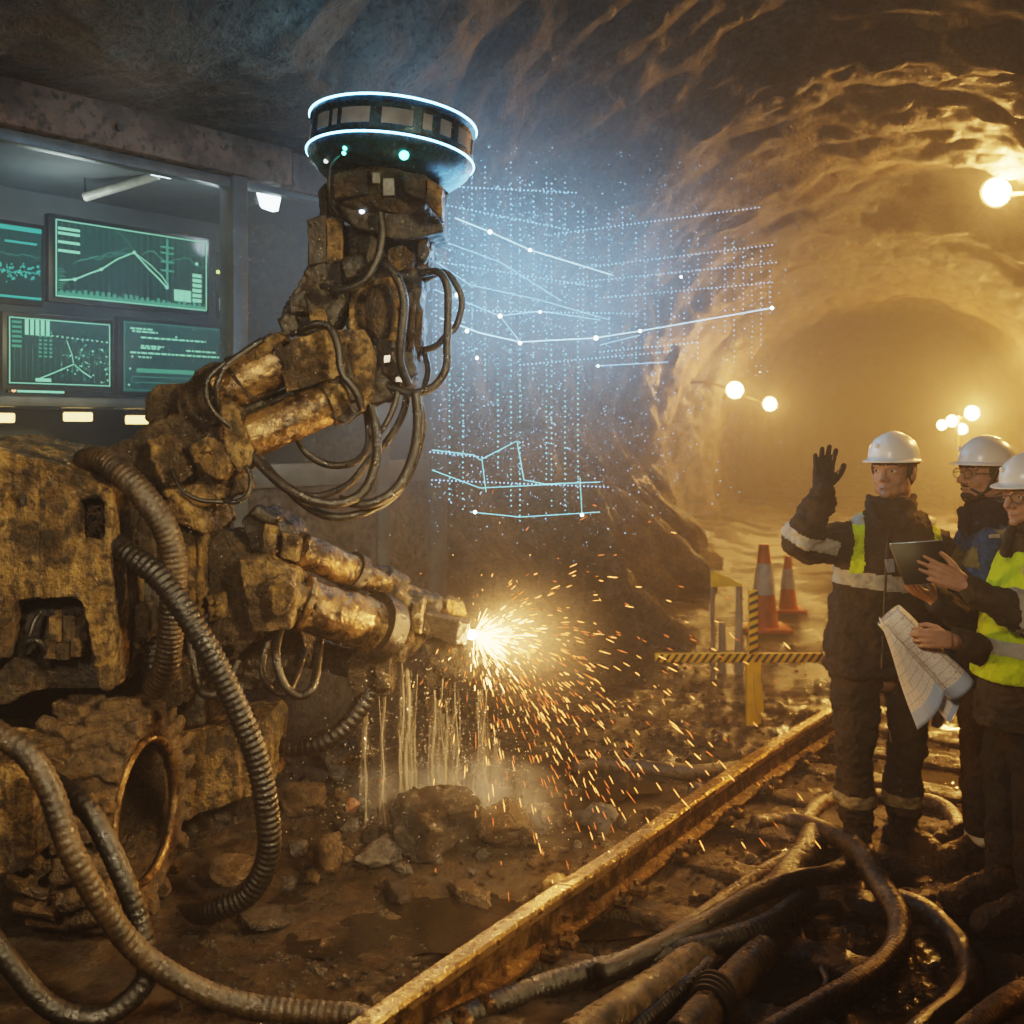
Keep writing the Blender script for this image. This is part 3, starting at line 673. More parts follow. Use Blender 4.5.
# -- outrigger beam
mb = MB(); mb.prism([(172, 742), (236, 736), (240, 800), (176, 824)], 4.66, .10); mb.prism([(176, 736), (246, 722), (250, 740), (178, 756)], 4.68, .4); mb.prism([(240, 724), (266, 718), (272, 728), (270, 788), (244, 800)], 4.72, .35); mb.prism([(176, 750), (240, 745), (240, 790), (180, 800)], 4.74, .3)
og = mudpart('outrigger_beam', mb, YEL, ROBOT, .009, .010, 15, 1, (1, 1, .5))
mb = MB(); bolts(mb, [(186, 756), (226, 752), (186, 806), (230, 792)], 4.21, 3.5); mb.build('bolt', MUDM, og, angle=None) if False else None
mb = MB(); mb.prism([(180, 790), (240, 780), (236, 860), (190, 870)], 4.95, .2); mudpart('jack_leg', mb, BLK, ROBOT, .011, .012, 12)

# -- wheel
WC = P(146, 806, 4.18); WC.z = 0.415; WN = V((.994, -.11, 0)).normalized()
mb = MB(); R = .412; W = .34
mb.lathe(WC, WN, [(.245, -W), (.30, -W - .01), (.355, -W + .01), (.385, -W + .05), (.398, -W + .11), (.390, -.045), (.375, -.010), (.352, .010), (.325, .018), (.29, .008), (.270, -.015), (.258, -.06)], 56, closed=True)
x_ = WN.orthogonal().normalized(); y_ = WN.cross(x_)
for k in range(22):
    for side in (0, 1):
        a = 2 * math.pi * (k + side * .5) / 22; rad = x_ * math.cos(a) + y_ * math.sin(a); tan = WN.cross(rad)
        off = -.085 if side == 0 else -W + .085
        Rm = Matrix((WN, tan, rad)).transposed() @ Matrix.Rotation((.32 if side else -.32), 3, 'Z')
        mb.bbox(WC + WN * off + rad * (R - .008), (.155, .054, .056), Rm, .008, 1)
        if side == 0: mb.bbox(WC + WN * .012 + rad * (R - .045), (.05, .05, .07), Matrix((WN, tan, rad)).transposed(), .008, 1)
tyre_me = remesh(mb, .0065, 1, .0045, 19, 4, name='tyre')
wheel = thing('wheel', WC - V((0, 0, .4)), None, None); wheel.name = 'wheel'; del_keys = None
BASE['wheel'] = V(wheel.location); adopt(wheel, ROBOT)
BASE['wheel'] = V((0, 0, 0)) + V(WC - V((0, 0, .4)))
mb = MB(); mb.build('tyre', TYRE, wheel, mesh=tyre_me, angle=None)
mb = MB(); mb.lathe(WC - WN * .05, WN, [(.262, .0), (.270, .012), (.250, .014), (.236, .0), (.225, -.05), (.215, -.14), (.10, -.17), (.10, -.10), (.085, -.09), (.0001, -.09), (.0001, -.19), (.12, -.20), (.23, -.16), (.25, -.05), (.262, -.02)], 48, closed=True)
mudpart('rim', mb, MUDM, wheel, .007, .006, 16)
mb = MB(); mb.tube([WC + WN * .002 + (x_ * math.cos(a) + y_ * math.sin(a)) *   .264 for a in [2 * math.pi * i / 48 for i in range(48)]], .016, 10, closed=True); mb.build('rim_lip', CYLM, wheel)
mb = MB()
for k in range(8):
    a = 2 * math.pi * k / 8; rad = x_ * math.cos(a) + y_ * math.sin(a); p = WC + rad * .15 - WN * .205; mb = MB(); mb.cyl(p, p + WN * .04, .017, .015, 6); mb.build('wheel_nut', MUDM, wheel)
# -- robot arm: shoulder mass
mb = MB(); mb.prism([(100, 452), (150, 425), (190, 410), (215, 430), (225, 470), (205, 500), (180, 512), (160, 500), (130, 470)], 4.5, .35); mudpart('arm_base', mb, MUDM, ROBOT, .009, .022, 12)
mb = MB(); mb.prism([(145, 400), (152, 385), (182, 382), (188, 392), (186, 410), (160, 425), (146, 420)], 4.55, .2); mb.prism([(176, 390), (195, 372), (215, 362), (228, 376), (226, 420), (200, 430), (178, 420)], 4.5, .28); mudpart('shoulder_block', mb, MUDM, ROBOT, .009, .016, 13)
mb = MB(); mb.prism([(146, 440), (166, 434), (184, 452), (190, 476), (172, 488), (158, 480)], 4.42, .12); mudpart('armour_plate', mb, YEL, ROBOT, .008, .016, 14)
mb = MB(); mb.prism([(190, 446), (206, 436), (222, 444), (230, 466), (222, 480), (206, 474), (194, 462)], 4.38, .12); bolts(mb, [(208, 450)], 4.37, 4); mudpart('armour_plate', mb, YEL, ROBOT, .008, .014, 14)
mb = MB(); mb.prism([(218, 402), (232, 400), (248, 440), (250, 462), (238, 474), (226, 452)], 4.42, .16); mb.prism([(204, 470), (236, 470), (246, 490), (220, 502), (206, 498)], 4.5, .2); mudpart('link_yoke', mb, YEL2, ROBOT, .008, .012, 15)
mb = MB(); mb.prism([(160, 490), (206, 480), (216, 505), (200, 520), (176, 512)], 4.45, .3); mb.prism([(206, 500), (222, 492), (230, 520), (218, 530), (206, 520)], 4.6, .15); mudpart('slew_ring', mb, YEL, ROBOT, .009, .014, 14)
rh('hose', [(222, 500, 4.4), (236, 502, 4.38), (248, 494, 4.38), (251, 478, 4.4), (246, 466, 4.42)], .010, RUB)
rh('hose', [(172, 470, 4.4), (182, 490, 4.36), (200, 500, 4.36), (224, 502, 4.38)], .009, RUB)
# upper link
mb = MB(); pc(mb, 216, 392, 4.55, 236, 384, 4.56, 24); pc(mb, 232, 386, 4.56, 282, 360, 4.62, 25); ul = mudpart('upper_arm_tube', mb, CYLM, ROBOT, .007, .004, 16)
mb = MB(); pc(mb, 240, 380, 4.57, 243, 378, 4.57, 26.5); pc(mb, 278, 362, 4.61, 285, 358, 4.62, 29); mb.build('clamp_ring', MUDM, ul)
mb = MB(); mb.prism([(283, 346), (300, 336), (332, 330), (344, 338), (346, 372), (330, 380), (287, 392), (281, 372)], 4.52, .26); mudpart('upper_arm_box', mb, YEL2, ROBOT, .007, .009, 16)
mb = MB(); mb.prism([(228, 372), (250, 352), (276, 332), (286, 338), (270, 352), (246, 368), (232, 380)], 4.5, .16); mudpart('upper_arm_guard', mb, YEL, ROBOT, .008, .012, 15)
rh('hose', [(224, 420, 4.46), (217, 400, 4.4), (218, 382, 4.38), (226, 366, 4.4), (244, 352, 4.42), (262, 340, 4.46)], .013, RUB)
rh('hose', [(234, 430, 4.44), (212, 410, 4.4), (206, 390, 4.38), (212, 374, 4.38), (232, 358, 4.42)], .011, RUB)
# piston rod and lower hydraulic ram
mb = MB(); pc(mb, 240, 412, 4.66, 345, 372, 4.7, 6); mb.build('piston_rod', BLK, ROBOT)
mb = MB(); pc(mb, 248, 438, 4.55, 330, 402, 4.62, 22); pc(mb, 240, 442, 4.55, 252, 437, 4.55, 15); ram = mudpart('hydraulic_ram', mb, CYLM, ROBOT, .007, .004, 16)
mb = MB(); pc(mb, 326, 404, 4.6, 346, 396, 4.63, 24); m_ = mudpart('ram_gland', mb, YEL2, ROBOT, .007, .005, 18)
# elbow
mb = MB(); mb.prism([(330, 332), (362, 328), (372, 350), (372, 392), (362, 412), (345, 412), (350, 380)], 4.58, .24); mudpart('elbow_plate', mb, YEL2, ROBOT, .007, .010, 16)
mb = MB(); mb.prism([(328, 380), (344, 376), (362, 396), (360, 414), (346, 424), (330, 418)], 4.54, .07); mb.prism([(330, 332), (338, 330), (352, 372), (362, 398), (350, 402), (338, 372)], 4.52, .05); mudpart('elbow_link', mb, BLK, ROBOT, .007, .006, 18)
rh('hose', [(300, 330, 4.5), (316, 324, 4.46), (330, 328, 4.45), (338, 346, 4.44), (342, 372, 4.44), (356, 392, 4.45), (362, 410, 4.48)], .016, RUB)
# forearm column
mb = MB(); mb.prism([(282, 312), (292, 296), (304, 272), (312, 258), (340, 262), (346, 300), (330, 330), (300, 334), (280, 330)], 4.7, .26); mb.prism([(277, 320), (290, 312), (300, 330), (284, 336)], 4.66, .12); mb.prism([(288, 296), (304, 290), (306, 312), (290, 314)], 4.64, .1); mudpart('forearm_rear_casting', mb, BLK, ROBOT, .008, .014, 14)
mb = MB(); mb.prism([(308, 312), (322, 308), (326, 324), (312, 326)], 4.6, .08); mudpart('casting_lug', mb, YEL2, ROBOT, .006, .004, 18)
mb = MB(); mb.prism([(330, 226), (436, 226), (430, 262), (420, 300), (424, 345), (410, 385), (380, 395), (360, 380), (345, 330), (338, 280)], 4.8, .24); mudpart('forearm_core', mb, BLK, ROBOT, .009, .018, 13)
mb = MB(); mb.prism([(348, 300), (364, 284), (392, 276), (402, 300), (404, 340), (392, 358), (364, 342), (350, 332)], 4.72, .12); mudpart('forearm_cover', mb, YEL2, ROBOT, .007, .010, 16)
mb = MB(); mb.ell(P(382, 312, 4.68), (.060, .06, .125)); mb.ell(P(374, 310, 4.69), (.04, .05, .11)); mudpart('forearm_motor', mb, MUDM, ROBOT, .007, .006, 16)
mb = MB(); mb.prism([(388, 250), (402, 246), (414, 252), (412, 268), (398, 272), (386, 266)], 4.7, .1); mudpart('bracket', mb, YEL, ROBOT, .007, .012, 16)
mb = MB(); mb.prism([(352, 350), (372, 342), (386, 356), (400, 380), (392, 400), (372, 404), (356, 390)], 4.68, .16); mb.prism([(378, 340), (412, 340), (416, 372), (396, 384), (382, 372)], 4.66, .12); mb.prism([(402, 290), (420, 286), (424, 330), (408, 350), (402, 330)], 4.7, .12); mudpart('elbow_joint', mb, BLK, ROBOT, .008, .012, 15)
mb = MB(); mb.prism([(384, 356), (390, 355), (390, 362), (384, 363)], 4.64, .03); mb.build('steel_plug', CHR, ROBOT)
mb = MB(); mb.prism([(396, 377), (406, 377), (406, 382), (396, 382)], 4.63, .03); mb.build('steel_plug', CHR, ROBOT)
mb = MB(); pc(mb, 413, 304, 4.66, 411, 350, 4.66, 3); pc(mb, 420, 310, 4.68, 418, 346, 4.68, 4); mb.build('guide_rods', MUDM, ROBOT)
mb = MB(); pc(mb, 345, 272, 4.66, 368, 266, 4.66, 13); pc(mb, 366, 240, 4.7, 376, 262, 4.7, 12); mb.prism([(360, 228), (384, 228), (384, 246), (360, 246)], 4.72, .12); mudpart('swivel_casting', mb, BLK, ROBOT, .007, .008, 16)
# side box
mb = MB(); mb.prism([(307, 220), (326, 213), (326, 262), (308, 266)], 4.68, .14); sb = mudpart('junction_box', mb, BLK, ROBOT, .006, .004, 16)
mb = MB(); mb.prism([(326, 217), (342, 220), (342, 262), (326, 264)], 4.68, .12); mudpart('box_door', mb, YEL2, sb, .006, .006, 18)
mb = MB(); mb.prism([(318, 190), (326, 182), (328, 216), (320, 216)], 4.75, .1); mudpart('mast_strut', mb, BLK, ROBOT, .007, .006, 16)
# scanner: collar, bowl, ring
SU = V((.078, .075, 1)).normalized(); SX = (V((1, 0, 0)) - SU * SU.x).normalized(); SY = SU.cross(SX); RS = Matrix((SX, SY, SU)).transposed()
SC = P(390.5, 161, 4.8)
def ring_pt(a, r, h): return SC + RS @ V((r * math.cos(a), r * math.sin(a), h))
SCN = muddy('scanner_teal_lit_shell', (0.012, 0.085, 0.135), (0.02, 0.026, 0.03), 0.66, (0.2, 0.4), 0.2, 0.3, 0.2, 7)  # teal glow of the ring lights is tinted into the shell colour
head = thing('scanner_head', SC, None, None); adopt(head, ROBOT)
mb = MB(); mb.lathe(SC, SU, [(.20, -.10), (.30, -.075), (.345, -.035), (.362, 0.0), (.362, .012), (.350, .02), (.350, .135), (.362, .142), (.362, .155), (.34, .17), (.10, .185), (.0001, .185)], 72); SHELL_MB = mb; mb.build('scanner_shell', SCN, head, angle=.5)
RING = emit('ring_led', (0.22, 0.62, 1.0), 13.0, True)
for h in (.160, .004):
    mb = MB(); mb.tube([ring_pt(2 * math.pi * k / 96,   .3635, h) for k in range(96)], .0046, 8, closed=True); mb.build('ring_light', RING, head)
WIN = plain('scanner_window', (0.30, 0.30, 0.29), .35, 0, .05, 40)
for a0, a1 in ((-2.52, -2.30), (-2.22, -2.16), (-2.08, -1.72), (-1.58, -1.22), (-1.10, -.98), (-.86, -.70), (-.55, -.3), (-.1, .3), (.5, .9), (1.1, 1.5), (1.7, 2.1), (2.3, 2.7), (2.9, 3.3)):
    mb = MB(); n = 8
    for i in range(n + 1):
        a = a0 + (a1 - a0) * i / n
        for r, h in ((.345, .045), (.356, .045), (.356, .110), (.345, .110)): mb.v.append(ring_pt(a, r, h))
    for i in range(n):
        for k in range(4): mb.f.append((i * 4 + k, i * 4 + (k + 1) % 4, i * 4 + 4 + (k + 1) % 4, i * 4 + 4 + k))
    mb.f.append((0, 1, 2, 3)); mb.f.append((n * 4 + 3, n * 4 + 2, n * 4 + 1, n * 4)); mb.build('scanner_window', WIN, head)
GLED = emit('green_led', (0.10, 1.0, 0.72), 12.0)
from mathutils.bvhtree import BVHTree
_b = BVHTree.FromPolygons(SHELL_MB.v, [tuple(f) for f in SHELL_MB.f])
def under(px, py, r, m=GLED):
    """a lamp on the underside of the bowl"""
    d = V(((px - CX) / F, 1, (HY - py) / F)).normalized(); p = _b.ray_cast(V((0, 0, H)), d)[0]
    if p is None: return
    MB().ell(p, (r, r, r), seg=12, rings=8).build('status_light', m, head)
under(404, 155, .020); under(345, 148, .009); under(344, 153, .009); under(326, 161, .010, emit('white_led', (.8, .95, .8), 2.0))
mb = MB(); cc = SC - SU * .19
mb.lathe(cc, SU, [(.20, -.085), (.255, -.06), (.262, .07), (.24, .09)], 8); collar = mudpart('scanner_collar', mb, MUDM, ROBOT, .007, .006, 16)
mb = MB()
mb.prism([(332, 174), (366, 168), (368, 194), (334, 198)], 4.52, .12); mudpart('collar_module', mb, MUDM, collar, .006, .005, 16); mb = MB(); mb.prism([(403, 172), (426, 176), (426, 200), (404, 192)], 4.5, .12); mudpart('collar_module', mb, MUDM, collar, .006, .005, 16)
mb = MB(); mb.prism([(427, 178), (443, 186), (442, 217), (426, 200)], 4.5, .14); mudpart('collar_door', mb, YEL2, collar, .006, .006, 18)
mb = MB(); mb.prism([(372, 172), (380, 172), (380, 184), (372, 184)], 4.52, .05); mudpart('sensor_block', mb, STEEL, collar, .005, .003, 18); mb = MB(); mb.prism([(382, 178), (394, 178), (394, 196), (382, 196)], 4.52, .05); mudpart('sensor_block', mb, STEEL, collar, .005, .003, 18)
MB().ell(P(362, 211, 4.62), (.012, .012, .012)).build('collar_light', emit('small_white_led', (.7, .8, 1), 6.0), collar)
mb = MB(); mb.prism([(334, 200), (366, 196), (405, 200), (440, 220), (444, 232), (400, 240), (350, 226)], 4.62, .36); mudpart('collar_flange', mb, BLK, ROBOT, .008, .008, 16)
mb = MB(); mb.prism([(418, 236), (428, 238), (426, 246), (430, 250), (424, 262), (416, 256)], 4.7, .1); mudpart('cable_gland', mb, BLK, ROBOT, .007, .008, 18)
# hoses of the arm head
rh('hose', [(342, 153, 4.56), (331, 166, 4.48), (329, 186, 4.46), (331, 205, 4.5), (338, 216, 4.55)], .007, RUB)
rh('hose', [(380, 212, 4.58), (382, 236, 4.56), (376, 262, 4.55), (362, 282, 4.55), (340, 290, 4.58), (322, 286, 4.62)], .017, RUB)
rh('hose', [(383, 262, 4.6), (396, 276, 4.57), (404, 300, 4.56), (402, 330, 4.57), (400, 360, 4.6), (408, 385, 4.65)], .019, RUB)
rh('hose', [(420, 274, 4.72), (438, 272, 4.68), (447, 286, 4.66), (448, 310, 4.66), (447, 345, 4.66), (446, 368, 4.66), (434, 386, 4.66), (414, 393, 4.66), (394, 388, 4.68), (378, 380, 4.72)], .017, RUB)
rh('hose', [(424, 280, 4.8), (444, 272, 4.76), (457, 286, 4.74), (462, 304, 4.74), (456, 326, 4.74), (446, 336, 4.72), (436, 346, 4.72), (424, 350, 4.74)], .015, RUB)
rh('hose', [(424, 350, 4.78), (428, 370, 4.78), (424, 388, 4.78)], .013, RUB)
rh('hose', [(250, 452, 4.5), (266, 470, 4.46), (290, 490, 4.42), (318, 502, 4.42), (345, 502, 4.45), (366, 488, 4.5), (376, 460, 4.55), (376, 430, 4.6), (370, 405, 4.62)], .021, RUB)
rh('hose', [(262, 462, 4.6), (284, 486, 4.56), (310, 508, 4.54), (335, 517, 4.54), (365, 512, 4.56), (395, 494, 4.6), (414, 462, 4.64), (422, 425, 4.66), (418, 395, 4.68)], .018, RUB)
rh('hose', [(340, 500, 4.52), (368, 504, 4.5), (395, 490, 4.52), (412, 460, 4.56), (418, 425, 4.6), (416, 392, 4.62)], .022, RUB)
rh('hose', [(296, 436, 4.7), (308, 454, 4.68), (330, 465, 4.68), (355, 462, 4.68), (368, 446, 4.68), (368, 420, 4.68), (364, 402, 4.7)], .016, RUB)
rh('hose', [(256, 452, 4.62), (276, 480, 4.66), (310, 496, 4.7), (346, 486, 4.7), (368, 462, 4.7), (388, 440, 4.7), (402, 416, 4.7), (408, 392, 4.7)], .016, RUB)
rh('hose', [(376, 438, 4.64), (388, 420, 4.64), (396, 400, 4.66), (398, 385, 4.68)], .013, RUB)
# thick ribbed hoses on the body
rh('ribbed_hose', [(84, 462, 4.2), (100, 459, 4.12), (120, 472, 4.05), (142, 494, 4.02), (164, 526, 4.02), (174, 560, 4.04), (173, 600, 4.08), (170, 640, 4.12), (166, 668, 4.15), (154, 690, 4.2)], .047, RUBM, .06, .02)
rh('ribbed_hose', [(112, 542, 4.1), (130, 555, 4.0), (160, 578, 3.95), (190, 620, 3.92), (214, 660, 3.92), (236, 706, 3.94), (256, 756, 3.97), (267, 810, 4.0), (268, 856, 4.04), (250, 892, 4.08), (220, 908, 4.12), (190, 916, 4.22), (160, 912, 4.38), (130, 900, 4.5)], .040, RUB, .12, .024)
rh('ribbed_hose', [(154, 640, 4.3), (154, 670, 4.28), (150, 696, 4.3)], .034, RUB, .12, .024)
MB().lathe(P(117, 471, 4.05), P(124, 477, 4.04) - P(117, 471, 4.05), [(.050, -.012), (.053, -.01), (.053, .01), (.050, .012)], 24).build('hose_clamp', BLK, ROBOT)
# ------------------------------------------------------------ the three workers
def pix(v): return (CX + v.x / v.y * F, HY - (v.z - H) / v.y * F)
def loft(mb, Y, rows, seg=28, dy=0.0, pw=2.4):
    """rows: (py, x_left, x_right, half depth in metres[, dy]) -> rounded tube with that outline"""
    b = len(mb.v)
    for py, xl, xr, dp, *o in rows:
        a = P(xl, py, Y); c = P(xr, py, Y); m = (a + c) / 2; hw = (c.x - a.x) / 2; yo = dy + (o[0] if o else 0)
        for k in range(seg):
            t = 2 * math.pi * k / seg; cx, sy = math.cos(t), math.sin(t)
            f = (abs(cx) ** pw + abs(sy) ** pw) ** (-1 / pw)
            mb.v.append(m + V((hw * cx * f, dp * sy * f + yo, 0)))
    n = len(rows)
    for i in range(n - 1):
        for k in range(seg):
            l = (k + 1) % seg; mb.f.append((b + i * seg + k, b + (i + 1) * seg + k, b + (i + 1) * seg + l, b + i * seg + l))
    mb.f.append(tuple(b + k for k in range(seg))); mb.f.append(tuple(b + (n - 1) * seg + k for k in range(seg))[::-1])
    return mb
def split_faces(me, pred, off=0.003, name='band'):
    vs = {}; mb = MB()
    for p in me.polygons:
        if pred(p.center, p.normal):
            f = []
            for i in p.vertices:
                if i not in vs:
                    vs[i] = len(mb.v); v = me.vertices[i]; mb.v.append(v.co + v.normal * off)
                f.append(vs[i])
            mb.f.append(tuple(f))
    return mb
SKIN = plain('weathered_skin', (0.36, 0.20, 0.135), .62, 0, .25, 90, vary=.12)
HAIR = plain('dark_brown_hair', (0.03, 0.02, 0.015), .6, 0, .6, 120)
EYEW = plain('eye_white', (.55, .52, .48), .2); IRIS = plain('dark_iris', (.03, .02, .015), .2)
LIP = plain('lip', (.36, .17, .13), .45)
HATW = plain('white_hard_hat_shell', (0.74, 0.70, 0.64), .28, 0, .05, 12, vary=.1)
STRAP = plain('black_strap', (.02, .02, .02), .6)
def cloth(name, c, dirt=(.05, .036, .022), amt=.55, rough=.85):
    t = NT(name); co = t.coord(); n1 = t.noise(co, 4, 8, .7); n2 = t.noise(co, 16, 8, .75); n3 = t.noise(co, 260, 3, .6)
    k = t.mix(t.ramp(n1, amt - .1, amt + .15), c, dirt); k = t.mix(t.ramp(n2, .52, .75), k, tuple(x * .45 for x in c))
    a = t.n('ShaderNodeMath', _operation='ADD'); t.l(n2, a.inputs[0]); m = t.n('ShaderNodeMath', _operation='MULTIPLY'); m.inputs[1].default_value = .15; t.l(n3, m.inputs[0]); t.l(m.outputs[0], a.inputs[1])
    return t.bsdf(k, rough, 0, t.bump(a.outputs[0], .7, .03), .3)
JKT1 = cloth('dark_work_jacket_cloth', (.040, .032, .027)); JKT2 = cloth('blue_work_jacket_cloth', (.030, .085, .19), (.03, .04, .06), .62); JKT3 = cloth('olive_jacket_cloth', (.055, .045, .030))
NAVY = cloth('navy_collar_cloth', (.014, .018, .034), (.02, .018, .02))
TRS = cloth('muddy_trouser_cloth', (.040, .034, .026), (.085, .058, .032), .52); TRS2 = cloth('dark_trouser_cloth', (.026, .024, .022), (.07, .048, .027), .56)
GLV = cloth('dark_glove_cloth', (.022, .021, .022), (.04, .03, .02), .6, .7)
HIVIS = cloth('yellow_hi_vis_cloth', (.52, .66, .02), (.40, .46, .05), .60); REFL = cloth('grey_reflective_tape', (.42, .40, .35), (.25, .20, .14), .62, .4)
BOOTM = muddy('mud_caked_boot_leather', (.030, .022, .016), (.075, .050, .027), .52, (.25, .6), .5)

def head_solids(mb, M):
    s = M.to_scale().x
    def c(x, y, z): return M @ V((x, y, z))
    R = M.to_3x3().normalized()
    def e(x, y, z, a, b, d): mb.ell(c(x, y, z), (a * s, b * s, d * s), R)
    e(0, .012, .150, .077, .097, .082); e(0, -.03, .088, .062, .064, .098); e(0, -.040, .034, .047, .050, .034); e(0, -.083, .016, .020, .016, .016)
    for k in (-1, 1):
        e(k * .036, -.060, .072, .021, .022, .024); e(k * .074, .016, .098, .011, .021, .031); e(k * .052, -.01, .045, .014, .04, .03)
        e(k * .0115, -.101, .072, .0105, .011, .009)
        mb.cap(c(k * .012, -.092, .128), .010 * s, c(k * .044, -.078, .130), .010 * s)
        mb.cap(c(0, -.0935, .047), .0065 * s, c(k * .020, -.084, .0455), .004 * s); mb.cap(c(0, -.092, .037), .0070 * s, c(k * .016, -.084, .039), .004 * s)
    mb.cap(c(0, -.090, .118), .009 * s, c(0, -.116, .078), .0125 * s)
    mb.cap(c(0, .022, .07), .058 * s, c(0, .040, -.075), .060 * s)
def head_extras(M, person, look=0.0, hair=True, beard=False, glasses=False, strap=False, hat_label=None):
    s = M.to_scale().x; R = M.to_3x3().normalized()
    def c(x, y, z): return M @ V((x, y, z))
    for k in (-1, 1):
        ey = MB().ell(c(k * .031, -.0752, .108), (.0118 * s,) * 3, R).build('eye', EYEW, person)
        MB().ell(c(k * .031 - .0015 + look, -.0862, .108), (.005 * s, .0018 * s, .005 * s), R, 12, 8).build('iris', IRIS, ey)
        MB().cap(c(k * .018, -.0865, .1140), .0050 * s, c(k * .044, -.079, .1130), .0050 * s, 8).build('eyelid', SKIN, person)
        MB().cap(c(k * .020, -.0850, .1010), .0040 * s, c(k * .042, -.079, .1015), .0040 * s, 8).build('eyelid', SKIN, person)
        MB().chain([(c(k * .014, -.1005, .131), .0035 * s), (c(k * .032, -.0965, .136), .0045 * s), (c(k * .048, -.084, .131), .003 * s)], 8).build('eyebrow', HAIR, person)
    MB().chain([(c(-.019, -.0890, .0425), .0028 * s), (c(0, -.0985, .0425), .0032 * s), (c(.019, -.0890, .0425), .0028 * s)], 8).build('lips', LIP, person)
    hb = MB(); hb.ell(c(0, .036, .128), (.079 * s, .078 * s, .072 * s), R); hb.ell(c(0, .052, .085), (.066 * s, .06 * s, .055 * s), R)
    for k in (-1, 1): hb.ell(c(k * .070, -.012, .118), (.012 * s, .022 * s, .03 * s), R)
    hb.build('hair', HAIR, person, mesh=remesh(hb, .006, 1, .004, 60), angle=None)
    if beard:
        bb = MB(); bb.ell(c(0, -.069, .018), (.034 * s, .033 * s, .020 * s), R); bb.cap(c(-.022, -.0925, .056), .004 * s, c(.022, -.0925, .056), .004 * s)
        for k in (-1, 1): bb.cap(c(k * .029, -.082, .045), .006 * s, c(k * .046, -.04, .026), .009 * s)
        bb.build('beard', HAIR, person, mesh=remesh(bb, .004, 1, .002, 90), angle=None)
    # hard hat
    mb = MB(); seg = 48; prof = [(math.sin(t), math.cos(t)) for t in [math.pi / 2 * i / 10 for i in range(1, 11)]]
    top = len(mb.v); mb.v.append(c(0, .006, .2672)); rows = []
    def ring(fr, fz, add=0.0, z0=.166):
        row = []
        for k in range(seg):
            a = 2 * math.pi * k / seg; sx, sy = math.cos(a), math.sin(a)
            fwd = max(0, -sy); back = max(0, sy)
            rx = .096 * fr + add * (.35 + .65 * fwd ** 1.5 * 1.6); ry = .116 * fr + add * (.35 + .65 * fwd ** 1.2 * 1.7 + .25 * back)
            x = rx * sx; y = .006 + ry * sy; z = z0 + fz
            if add == 0: z += .005 * math.exp(-(x / .016) ** 2) * (1 - fr ** 6) * (1 if fr > .2 else .9)
            else: z -= add * .16 * fwd
            row.append(len(mb.v)); mb.v.append(c(x, y, z))
        rows.append(row)
    for r, h in prof: ring(r, h * .096)
    ring(1.0, -.010); ring(1.0, -.014, .012); ring(1.0, -.017, .027); ring(1.0, -.022, .027); ring(.97, -.018, .008); ring(.95, -.006); ring(.90, .03)
    for k in range(seg): mb.f.append((top, rows[0][k], rows[0][(k + 1) % seg]))
    for r0, r1 in zip(rows[:-1], rows[1:]):
        for k in range(seg): l = (k + 1) % seg; mb.f.append((r0[k], r1[k], r1[l], r0[l]))
    hat = mb.build('hard_hat', HATW, person, angle=.9)
    m_ = MB(); m_.cyl(c(0, .115, .16), c(0, .135, .158), .016 * s, .014 * s, 16); m_.tube([c(.088 * math.cos(a), .008 + .106 * math.sin(a), .146) for a in [math.pi * 2 * i / 40 for i in range(40)]], .010 * s, 8, closed=True); m_.build('headband', STRAP, hat)
    m_ = MB(); m_.ell(c(-.030, -.100, .205), (.010 * s, .006 * s, .010 * s), R); m_.build('hat_stud', HATW, hat)
    if strap:
        for k in (-1, 1):
            MB().tube([c(k * .092, -.01, .14), c(k * .084, -.028, .09), c(k * .066, -.045, .04), c(k * .03, -.075, .004), c(0, -.085, -.004)], .0055 * s, 8).build('chin_strap', STRAP, hat)
            MB().tube([c(k * .090, .05, .14), c(k * .082, .01, .08), c(k * .066, -.045, .04)], .0055 * s, 8).build('chin_strap', STRAP, hat)
    if glasses:
        g = MB()
        for k in (-1, 1):
            g.tube([c(k * .034 + .026 * math.cos(a), -.105 + abs(math.cos(a)) * .004 * k * 0, .107 + .019 * math.sin(a)) for a in [2 * math.pi * i / 20 for i in range(20)]], .0017 * s, 6, closed=True)
            g.tube([c(k * .060, -.103, .110), c(k * .076, -.07, .112), c(k * .083, .01, .110)], .0022 * s, 6)
        g.tube([c(-.010, -.106, .110), c(0, -.110, .113), c(.010, -.106, .110)], .0025 * s, 6)
        gl = g.build('glasses', plain('spectacle_frame', (.06, .06, .065), .3), person)
        for k in (-1, 1):
            l = MB(); l.v.append(c(k * .034, -.105, .107)); n = 20
            for i in range(n): a = 2 * math.pi * i / n; l.v.append(c(k * .034 + .025 * math.cos(a), -.105, .107 + .018 * math.sin(a)))
            for i in range(n): l.f.append((0, 1 + i, 1 + (i + 1) % n))
            l.build('lens', GLASS2, gl, smooth=False)
def lens_mat():
    t = NT('spectacle_lens'); g = t.n('ShaderNodeBsdfTransparent'); gl = t.n('ShaderNodeBsdfGlossy'); gl.inputs['Roughness'].default_value = .05
    m = t.n('ShaderNodeMixShader'); m.inputs[0].default_value = .16; t.l(g.outputs[0], m.inputs[1]); t.l(gl.outputs[0], m.inputs[2]); t.l(m.outputs[0], t.out.inputs['Surface']); return t.m
GLASS2 = lens_mat()

